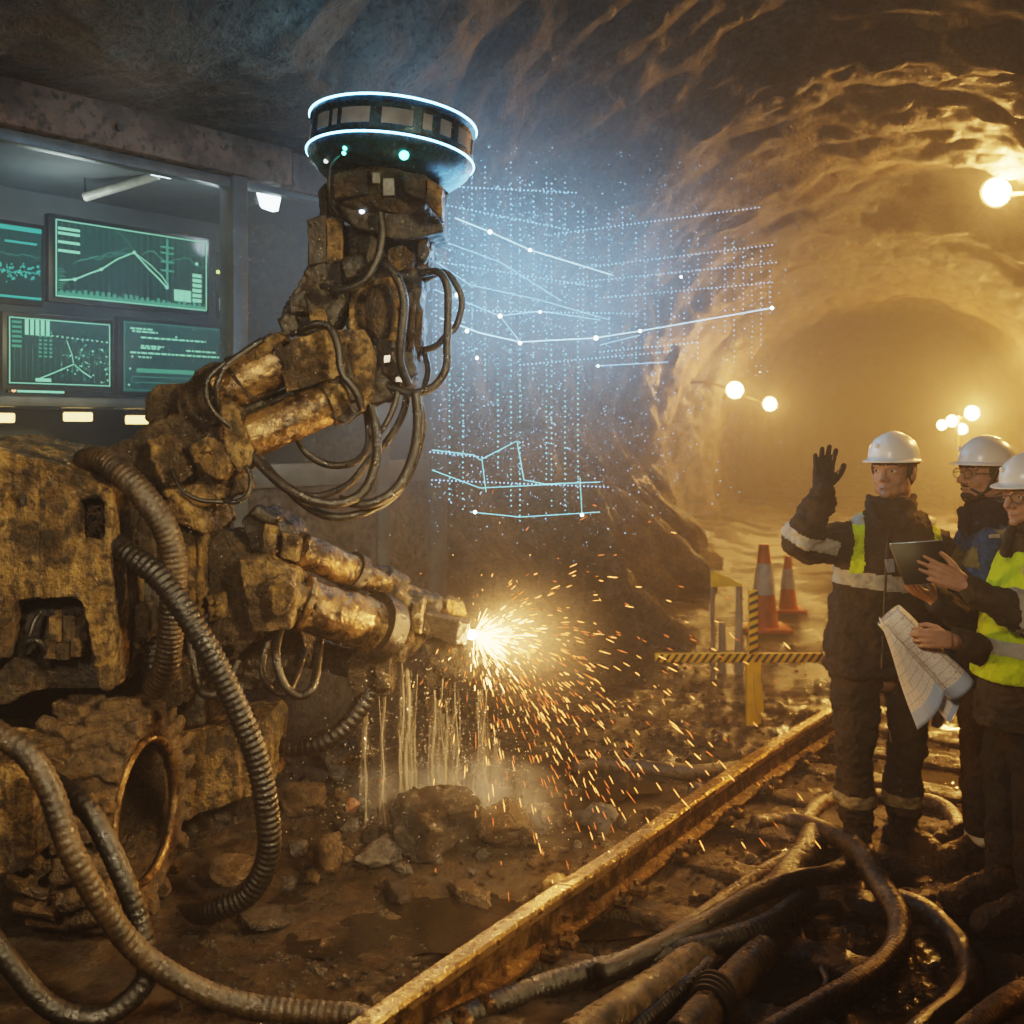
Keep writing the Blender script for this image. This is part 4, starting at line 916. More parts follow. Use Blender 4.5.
def hand(mb, W, zdir, palm, thumb=1, curl=(.15,) * 4, sc_=1.0, grow=0.0, spread=1.0, tcurl=0.0):
    """wrist W, finger direction, the way the palm faces; thumb=+1 when the thumb is on zdir x palm side"""
    z = V(zdir).normalized(); y = (V(palm) - z * V(palm).dot(z)).normalized(); x = y.cross(z) * thumb
    def q(a, b, c_): return V(W) + (x * a + y * b + z * c_) * sc_
    g = grow
    bx = (.030, .010, -.011, -.030); bz = (.092, .097, .092, .082); ln = (.072, .080, .074, .058); sp = (.12, .03, -.05, -.15)
    for i in range(4):
        mb.cap(q(bx[i] * .62, 0, .008), (.019 + g) * sc_, q(bx[i], 0, bz[i]), (.0125 + g) * sc_, 10)
        p = V((bx[i], 0, bz[i])); ang = curl[i] * .8; r = .0098
        for k, fr in enumerate((.46, .31, .23)):
            d = V((math.sin(sp[i] * spread) * math.cos(ang), math.sin(ang), math.cos(ang) * math.cos(sp[i] * spread)))
            p2 = p + d * ln[i] * fr; mb.cap(q(*p), (r + g) * sc_, q(*p2), (r - .0009 + g) * sc_, 10); p = p2; ang += curl[i]; r -= .0009
    t0 = V((.022, .004, .026)); t1 = V((.047, .014 + .015 * tcurl, .052)); t2 = V((.064 - .012 * tcurl, .020 + .03 * tcurl, .082)); t3 = V((.072 - .03 * tcurl, .022 + .04 * tcurl, .106))
    mb.cap(q(*t0), (.019 + g) * sc_, q(*t1), (.014 + g) * sc_, 10); mb.cap(q(*t1), (.013 + g) * sc_, q(*t2), (.0115 + g) * sc_, 10); mb.cap(q(*t2), (.011 + g) * sc_, q(*t3), (.0092 + g) * sc_, 10)
def headM(px, py, Y, yaw, pitch=0.0, s=1.0, roll=0.0):
    return Matrix.Translation(P(px, py, Y)) @ Matrix.Rotation(yaw, 4, 'Z') @ Matrix.Rotation(pitch, 4, 'X') @ Matrix.Rotation(roll, 4, 'Y') @ Matrix.Scale(s, 4)
def boot(mb, ankle, toe_dir, L=.30, w=.058):
    a = V(ankle); d = V(toe_dir); d.z = 0; d.normalize(); g0 = V((a.x, a.y, 0))
    mb.cap(a + V((0, 0, .10)), .068, g0 + V((0, 0, .10)), .066)
    heel = g0 - d * .055 + V((0, 0, .045)); ball = g0 + d * (L - .14) + V((0, 0, .05)); toe = g0 + d * (L - .085) + V((0, 0, .045))
    mb.cap(heel, .052, ball, w); mb.cap(ball, w, toe, .05); mb.cap(g0 + V((0, 0, .10)), .062, ball + V((0, 0, .012)), .052)
    Rm = Matrix((d.cross(V((0, 0, 1))), d, V((0, 0, 1)))).transposed()
    mb.bbox(g0 + d * (L / 2 - .085) + V((0, 0, .018)), (.108, L + .01, .036), Rm, .012, 1)

# ---- worker with the raised glove
Y1 = 4.87
M1 = headM(893, 498, Y1, -.68, -.02, 1.12)
mb = MB(); head_solids(mb, M1)
q = lambda x, y, dy=0, Y=Y1: P(x, y, Y + dy)
mb.chain([(q(891, 520, .03), .07), (q(888, 560, .02), .10), (q(884, 620, .01), .11), (q(883, 668), .11)])
mb.cap(q(852, 545, .01), .05, q(930, 548, .01), .05)
mb.chain([(q(850, 545), .05), (q(804, 546, -.10), .042), (q(822, 496, -.18), .030)]); mb.chain([(q(932, 548), .05), (q(940, 600, .06), .042), (q(926, 640, -.04), .030)])
hand(mb, q(822, 490, -.185), (0.05, -.1, 1), (0, -1, 0), -1, (.04,) * 4, .95)
hand(mb, q(925, 642, -.05), (-.35, -.2, -1), (-.6, .8, 0), -1, (.3,) * 4, 1.0)
for x, x2 in ((860, 857), (905, 903)): mb.chain([(q(x, 665), .070), (q(x2 - 1, 745, -.01), .055), (q(x2 + 1, 828, .02), .036)])
me = remesh(mb, .0042, 2, 0, name='person')
p1 = MB().build('person', SKIN, mesh=me, angle=None); tag(p1, 'worker in dark jacket with hi-vis braces raising a gloved hand', 'person')
head_extras(M1, p1, look=-.0025)
mb = MB(); loft(mb, Y1, [(672, 823, 938, .165), (650, 825, 938, .165), (620, 829, 939, .16), (590, 833, 941, .155), (568, 836, 945, .155), (548, 838, 946, .15), (534, 845, 940, .13), (521, 852, 930, .115), (510, 864, 918, .09), (498, 870, 913, .082)])
mb.chain([(q(850, 545), .095), (q(806, 545, -.09), .088), (q(803, 537, -.12), .085), (q(821, 500, -.18), .062), (q(822, 492, -.185), .056)])
mb.chain([(q(934, 548), .095), (q(944, 600, .06), .08), (q(930, 634, -.02), .06)])
me = remesh(mb, .0065, 2, .019, 9, 5, (1, 1, 1.5), name='work_jacket')
# open the collar
jk = MB().build('work_jacket', JKT1, p1, mesh=me, angle=None)
def z_at(py, Y): return P(0, py, Y).z
zb0, zb1 = z_at(587, Y1), z_at(574, Y1)
tors = lambda c: abs(c.x - q(888, 0).x) < .262
split_faces(me, lambda c, n: zb0 < c.z + .10 * (c.x - q(885, 0).x) + 0.0 < zb1 + .01 and tors(c), .004).build('reflective_belt', REFL, jk, angle=None)
for x0, x1, k in ((843, 854, .10), (922, 933, .03)):
    u0, u1 = q(x0, 0).x, q(x1, 0).x
    br = lambda c: zb1 < c.z + .10 * (c.x - q(885, 0).x) and u0 < c.x - k * (c.z - zb1) < u1 and Y1 - .21 < c.y < Y1
    pz = lambda c: z_at(524, Y1) < c.z < z_at(514, Y1)
    split_faces(me, lambda c, n: br(c) and not pz(c), .005).build('hi_vis_brace', HIVIS, jk, angle=None)
    split_faces(me, lambda c, n: br(c) and pz(c), .005).build('reflective_patch', REFL, jk, angle=None)
a_, b_ = q(803, 537, -.12), q(821, 500, -.18); ad = (b_ - a_).normalized()
split_faces(me, lambda c, n: -.02 < (c - a_).dot(ad) + .35 * (c.x - a_.x) * .0 < .035 and (c - a_).length < .16 and c.y < Y1 + .05, .004).build('reflective_armband', REFL, jk, angle=None)
mb = MB()
for k in (-1, 1):
    mb.chain([(q(891 + k * 22, 503, .06), .020), (q(891 + k * 21, 506, -.06), .022), (q(891 + k * 10, 528, -.13), .018)])
    mb.cap(q(891 + k * 22, 497, .0), .018, q(891 + k * 15, 518, -.11), .018)
mb.cap(q(876, 500, .09), .02, q(906, 500, .09), .02); mb.build('collar', JKT1, jk, mesh=remesh(mb, .007, 3, .004, 20), angle=None)
m_ = MB(); m_.tube([q(889, 528, -.145), q(886, 570, -.163), q(884, 620, -.168), q(882, 668, -.172)], .006, 6); m_.build('zip', STRAP, jk)
mb = MB(); m_ = MB(); m_.prism([(886, 560), (894, 559), (895, 572), (888, 573)], Y1 - .18, .02); m_.build('badge', plain('grey_badge', (.2, .22, .25), .4, 0, .1, 60), jk)
mb = MB(); hand(mb, q(822, 490, -.185), (0.06, -.1, 1), (.05, -1, 0), -1, (.05, .03, .04, .06), 1.06, .0025, 1.25); mb.cap(q(822, 497, -.18), .036, q(823, 480, -.188), .038)
mb.build('work_glove', GLV, p1, mesh=remesh(mb, .0032, 2, .0016, 60), angle=None)
mb = MB(); loft(mb, Y1, [(655, 832, 884, .13), (685, 833, 879, .12), (720, 834, 875, .11, -.01), (748, 836, 871, .10, -.015), (772, 838, 870, .09), (800, 837, 874, .10, .01), (818, 840, 872, .095, .01)]); loft(mb, Y1, [(655, 882, 934, .13), (685, 886, 929, .12), (720, 888, 925, .11, -.01), (748, 889, 922, .10, -.015), (772, 887, 920, .09), (800, 885, 922, .10, .01), (812, 887, 919, .095, .01)])
mb.ell(q(883, 660), (.22, .14, .09)); me = remesh(mb, .0065, 2, .017, 9, 5, (1, 1, 1.6)); tr = MB().build('trousers', TRS, p1, mesh=me, angle=None)
split_faces(me, lambda c, n: z_at(802, Y1) < c.z < z_at(791, Y1), .004).build('ankle_band', plain('dirty_ankle_tape', (.22, .17, .09), .6), tr, angle=None)
for x, td in ((858, (-.45, -1, 0)), (903, (.35, -1, 0))):
    mb = MB(); a = q(x, 812, .03); boot(mb, V((a.x, a.y, .15)), td, .29); mb.build('boot', BOOTM, p1, mesh=remesh(mb, .007, 2, .008, 16), angle=None)

# ---- bearded worker in blue, seen from the side
Y2 = 4.78; M2 = headM(984, 501, Y2, -1.33, -.05, 1.08); q2 = lambda x, y, dy=0: P(x, y, Y2 + dy); w2 = lambda x, y, dy=0: P(x, y, Y2) + V((0, dy, 0))
mb = MB(); head_solids(mb, M2)
mb.chain([(q2(986, 520), .065), (q2(985, 560), .10), (q2(986, 620), .11), (q2(986, 668), .11)])
mb.chain([(q2(988, 548, -.13), .05), (q2(970, 622, -.25), .042), (q2(934, 600, -.48), .028)]); mb.chain([(q2(988, 548, .14), .05), (q2(985, 622, .18), .042), (q2(965, 660, .12), .030)]); mb.cap(q2(988, 548, -.13), .06, q2(988, 548, .14), .06)
hand(mb, q2(932, 598, -.49), (-1, -.5, .45), (-.2, .1, .9), 1, (.25,) * 4, .9)
hand(mb, q2(964, 664, .12), (-.3, 0, -1), (0, -1, 0), 1, (.3,) * 4, 1.0)
for yy, x in ((-.08, 978), (.12, 996)): mb.chain([(w2(988, 668, yy), .085), (w2(x, 750, yy), .055), (w2(x + 1, 842, yy), .035)])
p2 = MB().build('person', SKIN, mesh=remesh(mb, .0042, 2, 0), angle=None); tag(p2, 'bearded worker in blue jacket and spectacles seen side on, chin strap fastened', 'person')
head_extras(M2, p2, beard=True, glasses=True, strap=True)
mb = MB(); loft(mb, Y2, [(680, 950, 1026, .165), (640, 951, 1026, .165), (600, 950, 1026, .165), (565, 951, 1022, .17), (545, 955, 1016, .18), (532, 962, 1010, .15), (522, 966, 1006, .11), (512, 968, 1004, .09)])
mb.chain([(q2(990, 548, -.13), .085), (q2(973, 620, -.25), .072), (q2(946, 606, -.42), .056), (q2(938, 602, -.47), .050)]); mb.chain([(q2(990, 548, .14), .085), (q2(986, 622, .18), .07), (q2(968, 655, .13), .055)])
me = remesh(mb, .0065, 2, .017, 9, 5, (1, 1, 1.5)); jk = MB().build('work_jacket', JKT2, p2, mesh=me, angle=None)
lo = z_at(575, Y2)
split_faces(me, lambda c, n: c.z < z_at(588, Y2) or c.x < q2(949, 0).x, .004).build('jacket_skirt', NAVY, jk, angle=None)
split_faces(me, lambda c, n: c.z > lo and c.x > q2(949, 0).x and c.x < q2(958, 0).x and c.z > z_at(562, Y2) and c.y < Y2, .005).build('shoulder_panel', cloth('grey_olive_panel', (.14, .14, .07)), jk, angle=None)
for yy in (535, 556): m_ = MB(); m_.prism([(990, yy), (1000, yy - 1), (1000, yy + 3), (990, yy + 3)], Y2 - .205, .01); m_.build('pocket_tape', REFL, jk)
m_ = MB(); m_.tube([q2(979, 545, -.19), q2(978, 580, -.20), q2(978, 600, -.2)], .006, 6); m_.build('zip', STRAP, jk)
mb = MB(); loft(mb, Y2, [(530, 960, 1010, .13), (515, 962, 1008, .105), (502, 970, 1008, .095), (496, 974, 1006, .09)]); mb.cap(q2(962, 512, -.05), .022, q2(966, 532, -.09), .022); mb.build('collar', NAVY, jk, mesh=remesh(mb, .008, 3, .008, 14), angle=None)
mb = MB(); loft(mb, Y2, [(665, 952, 1024, .13), (700, 952, 1004, .11, -.07), (750, 954, 996, .10, -.08), (790, 957, 997, .095, -.08), (832, 959, 999, .09, -.08)]); loft(mb, Y2, [(665, 960, 1026, .13, .1), (750, 978, 1018, .1, .12), (832, 982, 1018, .09, .12)])
me = remesh(mb, .0075, 2, .016, 8, 4); tr = MB().build('trousers', TRS2, p2, mesh=me, angle=None)
split_faces(me, lambda c, n: z_at(836, Y2) < c.z < z_at(824, Y2), .004).build('ankle_band', REFL, tr, angle=None)
for yy, x in ((-.08, 982), (.12, 1000)):
    mb = MB(); a = w2(x, 812, yy); boot(mb, V((a.x, a.y, .15)), (-1, -.25, 0), .31, .062); mb.build('boot', BOOTM, p2, mesh=remesh(mb, .007, 2, .008, 16), angle=None)

# ---- worker at the right edge with tablet and drawings
Y3 = 4.20; M3 = headM(1031, 524, Y3, -1.15, .06, 1.05); q3 = lambda x, y, dy=0: P(x, y, Y3 + dy); w3 = lambda x, y, dy=0: P(x, y, Y3) + V((0, dy, 0))
mb = MB(); head_solids(mb, M3)
mb.chain([(q3(1034, 545), .065), (q3(1034, 585), .10), (q3(1032, 650), .11), (q3(1032, 700), .11)])
mb.cap(q3(1040, 572, -.15), .06, q3(1032, 572, .16), .06)
mb.chain([(q3(1056, 584, -.17), .05), (q3(1040, 622, -.22), .042), (q3(966, 586, -.14), .028)]); mb.chain([(q3(1034, 572, .17), .05), (q3(1000, 658, .16), .042), (q3(952, 641, -.19), .028)])
hand(mb, q3(963, 583, -.14), (-1, .10, .40), (.1, 1, 0), 1, (.06, .05, .05, .08), 1.0, 0, .9)
hand(mb, q3(950, 640, -.215), (-1, -.05, .08), (0, 1, -.15), 1, (.55, .6, .62, .65), .88, 0, .6, .7)
for yy, x in ((-.10, 1024), (.10, 1012)): mb.chain([(w3(1034, 700, yy), .085), (w3(x + 5, 790, yy), .055), (w3(x + 2, 866, yy), .035)])
p3 = MB().build('person', SKIN, mesh=remesh(mb, .0042, 2, 0), angle=None); tag(p3, 'worker cut by the right frame edge, in yellow hi-vis vest, holding tablet and drawings', 'person')
head_extras(M3, p3, glasses=True)
mb = MB(); loft(mb, Y3, [(724, 978, 1084, .19), (690, 982, 1084, .18), (650, 988, 1084, .175), (610, 994, 1080, .175), (580, 1000, 1076, .18), (562, 1006, 1070, .175), (550, 1012, 1060, .15), (540, 1014, 1056, .11), (528, 1014, 1054, .095)])
mb.chain([(q3(1058, 586, -.17), .085), (q3(1040, 618, -.22), .080), (q3(992, 602, -.17), .064), (q3(973, 590, -.145), .050)]); mb.chain([(q3(1034, 574, .15), .085), (q3(1002, 656, .16), .075), (q3(960, 643, -.15), .050)])
me = remesh(mb, .0065, 2, .017, 9, 5, (1, 1, 1.5)); jk = MB().build('work_jacket', JKT3, p3, mesh=me, angle=None)
split_faces(me, lambda c, n: c.x > q3(1012, 0, -.2).x and c.x < q3(1026, 0, -.2).x and c.y < Y3 - .12 and z_at(632, Y3 - .2) < c.z < z_at(580, Y3 - .2), .005).build('sleeve_tape', REFL, jk, angle=None)
mb = MB(); loft(mb, Y3, [(536, 1010, 1058, .115), (524, 1012, 1056, .10), (516, 1016, 1056, .095)]); mb.cap(q3(1012, 530, -.06), .022, q3(1006, 552, -.12), .022); mb.build('collar', JKT3, jk, mesh=remesh(mb, .008, 3, .008, 14), angle=None)
mb = MB(); loft(mb, Y3, [(676, 977, 1088, .205), (650, 981, 1088, .20), (610, 987, 1085, .205), (582, 996, 1082, .212), (564, 1002, 1076, .205), (550, 1010, 1064, .165)])
me = remesh(mb, .0075, 2, .007, 9, 3)
vest = MB().build('hi_vis_vest', HIVIS, p3, mesh=me, angle=None)
split_faces(me, lambda c, n: z_at(650, Y3) < c.z < z_at(636, Y3), .004).build('reflective_band', REFL, vest, angle=None)
mb = MB(); loft(mb, Y3, [(705, 990, 1078, .15), (740, 1000, 1062, .12, -.08), (790, 1004, 1056, .105, -.1), (840, 1006, 1050, .10, -.1), (878, 1008, 1046, .095, -.1)]); loft(mb, Y3, [(705, 992, 1070, .14, .06), (790, 1000, 1036, .1, .1), (868, 1000, 1034, .09, .1)])
mb.build('trousers', TRS2, p3, mesh=remesh(mb, .0075, 2, .016, 8, 4), angle=None)
for yy, x in ((-.10, 1026), (.10, 1015)):
    mb = MB(); a = w3(x, 860, yy); boot(mb, V((a.x, a.y, .15)), (-1, -.2, 0), .31, .062); mb.build('boot', BOOTM, p3, mesh=remesh(mb, .007, 2, .008, 16), angle=None)

# ---- tablet
TY = 4.115
c4 = [P(889, 544, TY - .02), P(942, 540.5, TY), P(953, 573, TY - .03), P(905, 585, TY - .05)]
c4[2] = c4[1] + c4[3] - c4[0]
ex = (c4[1] - c4[0]); ez = (c4[0] - c4[3]); nn = ex.cross(ez).normalized(); Rt = Matrix((ex.normalized(), nn.cross(ex.normalized()) * -1 if False else ez.normalized(), nn)).transposed()
if Rt.determinant() < 0: Rt = Matrix((ex.normalized(), ez.normalized(), -nn)).transposed()
ctr = (c4[0] + c4[2]) / 2; tb = thing('tablet_computer', ctr, 'black tablet held up in front of the dark jacket', 'tablet')
MB().bbox(ctr, (ex.length, ez.length, .012), Rt, .004, 3).build('back_cover', plain('tablet_black', (.010, .010, .011), .4, 0, .04, 50), tb)
MB().bbox(ctr + ez.normalized() * ez.length * .495, (ex.length * .98, .006, .010), Rt, .002).build('bright_edge', plain('blue_grey_edge', (.32, .48, .68), .25, .5), tb)
sgn = 1 if nn.y > 0 else -1
MB().bbox(ctr + nn * sgn * .007, (ex.length * .92, ez.length * .9, .002), Rt, .0005).build('screen', emit('tablet_screen', (.35, .55, .75), .6), tb)

# ---- rolled drawings
def paper_mat():
    t = NT('printed_drawing_paper'); co = t.coord((1, 1, 1), 'UV'); sx = t.n('ShaderNodeSeparateXYZ'); t.l(co, sx.inputs[0])
    b = t.n('ShaderNodeTexBrick'); t.l(co, b.inputs['Vector']); b.offset = 0.0; b.inputs['Scale'].default_value = 9; b.inputs['Mortar Size'].default_value = .018; b.inputs['Color1'].default_value = (.66, .59, .53, 1); b.inputs['Color2'].default_value = (.64, .57, .50, 1); b.inputs['Mortar'].default_value = (.22, .20, .18, 1); b.inputs['Brick Width'].default_value = .9; b.inputs['Row Height'].default_value = .8
    cn = t.coord((60, 9, 1), 'UV'); n = t.noise(cn, 3, 3, .6); k = t.mix(t.ramp(n, .58, .62), b.outputs['Color'], (.25, .25, .26))
    gt = t.n('ShaderNodeMath', _operation='GREATER_THAN'); gt.inputs[1].default_value = .86; t.l(sx.outputs[1], gt.inputs[0])
    k2 = t.mix(gt.outputs[0], k, (.36, .43, .54)); n4 = t.noise(co, 5, 6, .7); k2 = t.mix(t.ramp(n4, .55, .8), k2, (.30, .22, .14))
    return t.bsdf(k2, .75, 0, t.bump(n4, .3, .02), .2)
PAPER = paper_mat()
def sheet(fn, nu, nv, name, parent, thick=.0015):
    mb = MB()
    for i in range(nu + 1):
        for j in range(nv + 1): mb.v.append(fn(i / nu, j / nv))
    for i in range(nu):
        for j in range(nv): a = i * (nv + 1) + j; mb.f.append((a, a + 1, a + nv + 2, a + nv + 1))
    me = mb.mesh(name); uv = me.uv_layers.new(name='UVMap')
    for l in me.loops: i, j = divmod(l.vertex_index, nv + 1); uv.data[l.index].uv = (i / nu, j / nv)
    o = mb.build(name, PAPER, parent, mesh=me, angle=None); md = o.modifiers.new('t', 'SOLIDIFY'); md.thickness = thick; return o
DY = 4.08
ra, rb = P(889, 614, DY + .02), P(963, 690, DY - .04); rd = (rb - ra); ru = rd.normalized(); rx = ru.cross(V((0, 1, 0))).normalized(); ry = ru.cross(rx)
dr = thing('rolled_drawings', (ra + rb) / 2, 'half unrolled paper drawings gripped in a bare hand below the tablet', 'drawings')
def roll(u, v):
    a = u * 4.6 * math.pi; r = .030 + .026 * u + .004 * math.sin(v * 9)
    return ra + rd * v + (rx * math.cos(a + 2.0) + ry * math.sin(a + 2.0)) * r
sheet(roll, 90, 24, 'rolled_sheet', dr)
A, Bq, Cq, D = P(878, 616, DY), P(950, 690, DY - .03), P(943, 704, DY - .02), P(916, 724, DY + .02)
def flap(u, v):
    a = A.lerp(P(945, 688, DY - .04), v); b = P(879, 618, DY + .01).lerp(P(917, 724, DY), v); p = a.lerp(b, u)
    p.y -= .035 * math.sin(u * math.pi) * (.3 + v) + .01 * math.sin(v * 7); p.z -= .02 * u * v; return p
sheet(flap, 16, 30, 'hanging_sheet', dr)
def flap2(u, v):
    a = P(925, 650, DY + .05).lerp(P(972, 684, DY), v); b = P(920, 690, DY + .06).lerp(P(946, 722, DY + .02), v); p = a.lerp(b, u); p.y += .03 * math.sin(u * 3 + v * 2); return p
sheet(flap2, 14, 20, 'under_sheet', dr)
def flap3(u, v):
    a = P(934, 700, DY + .07).lerp(P(949, 698, DY + .07), u); b = P(931, 727, DY + .08).lerp(P(943, 729, DY + .09), u); p = a.lerp(b, v); p.y += .012 * math.sin(u * 9); return p
sheet(flap3, 10, 10, 'torn_corner', dr)
# ------------------------------------------------------------ track
IRON = muddy('rusty_rail_steel', (0.20, 0.12, 0.05), (0.075, 0.045, 0.022), .48, (.16, .45), .4, .6, .5, 9); SHINE = muddy('worn_rail_head', (.45, .30, .14), (.16, .10, .05), .62, (.14, .35), .2, .85, .35, 9)
WOOD = muddy('wet_sleeper_wood', (.055, .035, .02), (.035, .025, .016), .5, (.2, .6), .3, 0, 1.0, 9)
RH = .19    # rail head height above the bed
rail_px = [(300, 1066), (360, 1024), (440, 968), (530, 907), (620, 848), (700, 792), (760, 752), (800, 727), (822, 714), (846, 700), (872, 688)]
rc = [G(x, y, RH) for x, y in rail_px]; path = spline(rc, .06)
track = thing('mine_track', V((rc[4].x, rc[4].y, 0)), 'rusty rail on rough sleepers curving away past the workers', 'railway track')
def sweep(path, prof):
    mb = MB(); n = len(prof)
    for i, p in enumerate(path):
        d = (path[min(i + 1, len(path) - 1)] - path[max(i - 1, 0)]); d.z = 0; d.normalize(); s = d.cross(V((0, 0, 1)))
        for a, b in prof: mb.v.append(V((p.x, p.y, 0)) + s * a + V((0, 0, b)))
    for i in range(len(path) - 1):
        for k in range(n): l = (k + 1) % n; mb.f.append((i * n + k, i * n + l, (i + 1) * n + l, (i + 1) * n + k))
    mb.f.append(tuple(range(n))); mb.f.append(tuple((len(path) - 1) * n + k for k in range(n))[::-1]); return mb
web = [(-.065, .03), (.065, .03), (.065, .045), (.014, .062), (.012, .145), (.030, .155), (-.030, .155), (-.012, .145), (-.014, .062), (-.065, .045)]
rl = sweep(path, web).build('rail', IRON, track, angle=.5)
sweep(path, [(-.036, .153), (.036, .153), (.036, .178), (.028, RH), (-.028, RH), (-.036, .178)]).build('rail_head', SHINE, rl, angle=.5)
rnd = random.Random(11)
def at(path, s):
    acc = 0
    for a, b in zip(path[:-1], path[1:]):
        L = (b - a).length
        if acc + L >= s:
            d = b - a; d.z = 0; return a + (b - a) * ((s - acc) / L), d.normalized()
        acc += L
    d = path[-1] - path[-2]; return path[-1], d.normalized()
tot = sum((b - a).length for a, b in zip(path[:-1], path[1:])); s = .15
while s < tot:
    p, d = at(path, s); side = d.cross(V((0, 0, 1))); Rm = Matrix((side, d, V((0, 0, 1)))).transposed() @ Matrix.Rotation(rnd.uniform(-.06, .06), 3, 'Z')
    mb = MB(); mb.bbox(V((p.x, p.y, 0)) + side * .42 + V((0, 0, -.005)), (1.25, .17, .085), Rm, .012, 2)
    mb.build('sleeper', WOOD, track, mesh=remesh(mb, .02, 1, .012, 9), angle=None)
    if s < 7:
        for k in (1,):
            for dd in (-.06, .06):
                c = V((p.x, p.y, .055)) + side * (.095 * k) + d * dd
                MB().bbox(c, (.07, .05, .04), Rm, .01, 1).cyl(c, c + V((0, 0, .04)), .017, .015, 6).build('rail_clip', IRON, track)
    s += .52
p, d = at(path, 1.45); side = d.cross(V((0, 0, 1)))
for dd in (-.1, .1): c = V((p.x, p.y, .10)) + side * .012 + d * dd; MB().cyl(c, c + side * .035, .022, .02, 6).build('fishplate_bolt', IRON, track)

# ------------------------------------------------------------ hoses and pipes on the ground
def ground_hose(name, pts, r, m, label, cat='hose', rib=0.0, pitch=.02, group=None, lift=0.0, seg=14):
    w = []
    for q in pts:
        x, y, *z = q; zz = r * .9 + lift + (z[0] if z else 0); w.append(G(x, y, zz))
    o = hose_mb(w, r, rib, pitch, seg).build(name, m, angle=None); return tag(o, label, cat, group)
PIPE = muddy('mud_yellow_pipe', (.15, .095, .045), (.06, .042, .024), .5, (.2, .5), .5, 0, .6, 7)
ground_hose('hose', [(420, 1040), (455, 1022), (500, 1003), (570, 978), (640, 960, .03), (713, 944, .05), (766, 926, .06), (795, 905, .05), (808, 893, .03)], .040, RUB, 'thick black hose nearest the rail, ending in a blunt tip among the coils', rib=.05, pitch=.022)
ground_hose('hose', [(600, 975, .04), (652, 950, .06), (707, 923, .08), (757, 894, .10), (795, 880, .10), (830, 874, .08), (850, 862, .04), (852, 846), (832, 838), (812, 842), (802, 852)], .038, RUB, 'black hose bent into a tight loop on top of the pipes')
ground_hose('hose', [(754, 825), (792, 822), (826, 832, .05), (857, 850, .10), (880, 884, .10), (898, 914, .06), (898, 944, .02), (880, 968), (845, 992), (800, 1018), (770, 1036)], .043, RUBM, 'long brown hose sweeping in a wide arc in front of the raised-hand worker', rib=.03, pitch=.02)
ground_hose('hose', [(882, 900, .01), (900, 901), (924, 910), (945, 928), (966, 955), (970, 984), (954, 1006), (930, 1024), (915, 1040)], .042, RUBM, 'brown hose curling beside the boots of the worker with the tablet')
ground_hose('cable', [(792, 895, .02), (815, 902, .01), (845, 902), (876, 898), (846, 904), (816, 908), (799, 918), (803, 942), (818, 963), (827, 982), (820, 994), (806, 1003)], .014, RUB, 'thin black cable snaking between the hose coils')
ground_hose('pipe', [(797, 850, .02), (790, 858), (763, 873), (725, 900), (690, 925), (640, 958)], .033, PIPE, 'slim muddy pipe beside the sleepers, under the looped hose', 'pipe', .04, .03)
ground_hose('pipe', [(814, 836), (806, 855), (792, 870), (766, 906), (728, 932), (670, 978), (600, 1024), (570, 1044)], .060, PIPE, 'thickest yellow-brown pipe running out of the bottom of the frame', 'pipe', .03, .05)
hp = ground_hose('pipe', [(764, 950), (748, 966), (733, 982), (698, 1020), (680, 1040)], .055, PIPE, 'short ribbed pipe bound with a black strap near the bottom edge', 'pipe', .05, .03)
c = G(716, 1000, .055)
for k in range(4):
    cc = c + V((.012 * k - .03, .03 * k - .05, .0)); a = (G(698, 1020, .05) - G(733, 982, .05)).normalized()
    mb = MB(); x = a.orthogonal().normalized(); y = a.cross(x); mb.tube([cc + (x * math.cos(t) + y * math.sin(t)) * .066 for t in [2 * math.pi * i / 24 for i in range(24)]], .009, 6, closed=True); st = mb.build('binding_strap', STRAP, hp)
ground_hose('hose', [(710, 962, .05), (704, 970, .05), (690, 982, .04), (675, 993, .03), (645, 1020, .02), (620, 1040)], .022, RUB, 'narrow shiny ribbed hose lying between the two pipes', rib=.12, pitch=.018)
ground_hose('hose', [(806, 824), (813, 812), (826, 803), (850, 798), (880, 797), (920, 800), (944, 808), (957, 822), (963, 842), (975, 856)], .040, PIPE, 'tan hose lying in an arc behind the boots of the raised-hand worker')
ground_hose('hose', [(575, 770), (600, 766), (640, 768), (680, 773), (715, 772), (754, 767)], .045, RUBM, 'straight dark hose on the ground beyond the rubble, ending at the rail')
ground_hose('hose', [(960, 1040), (985, 1018), (1010, 1000), (1040, 985)], .040, PIPE, 'tan hose end at the lower right corner', rib=.04)
# the two big hoses in front of the wheel: they hang from the carrier's front, nearer than the ground contact
def free_hose(name, pts, r, m, label, rib, pitch):
    return tag(hose_mb([P(*q) if len(q) == 3 else G(q[0], q[1], r * .9) for q in pts], r, rib, pitch).build(name, m, angle=None), label, 'hose')
free_hose('hose', [(-30, 715, 3.3), (0, 735, 3.28), (28, 755, 3.26), (50, 790, 3.25), (71, 850, 3.25), (103, 907, 3.30), (142, 955, 3.36), (199, 990, 3.42), (256, 1007, 3.46), (318, 1013, 3.45), (356, 1016, 3.43), (390, 1030, 3.40)], .036, RUBM, 'grey-brown ribbed hose arching down in front of the wheel', .05, .026)
free_hose('hose', [(40, 776, 3.55), (62, 788, 3.50), (92, 816, 3.45), (121, 873, 3.42), (140, 926, 3.42), (147, 975, 3.40), (122, 1006, 3.36), (90, 1018, 3.32), (46, 1004, 3.30), (0, 950, 3.28), (-30, 905, 3.3)], .033, RUB, 'black hose looping low at the bottom left corner', .04, .026)

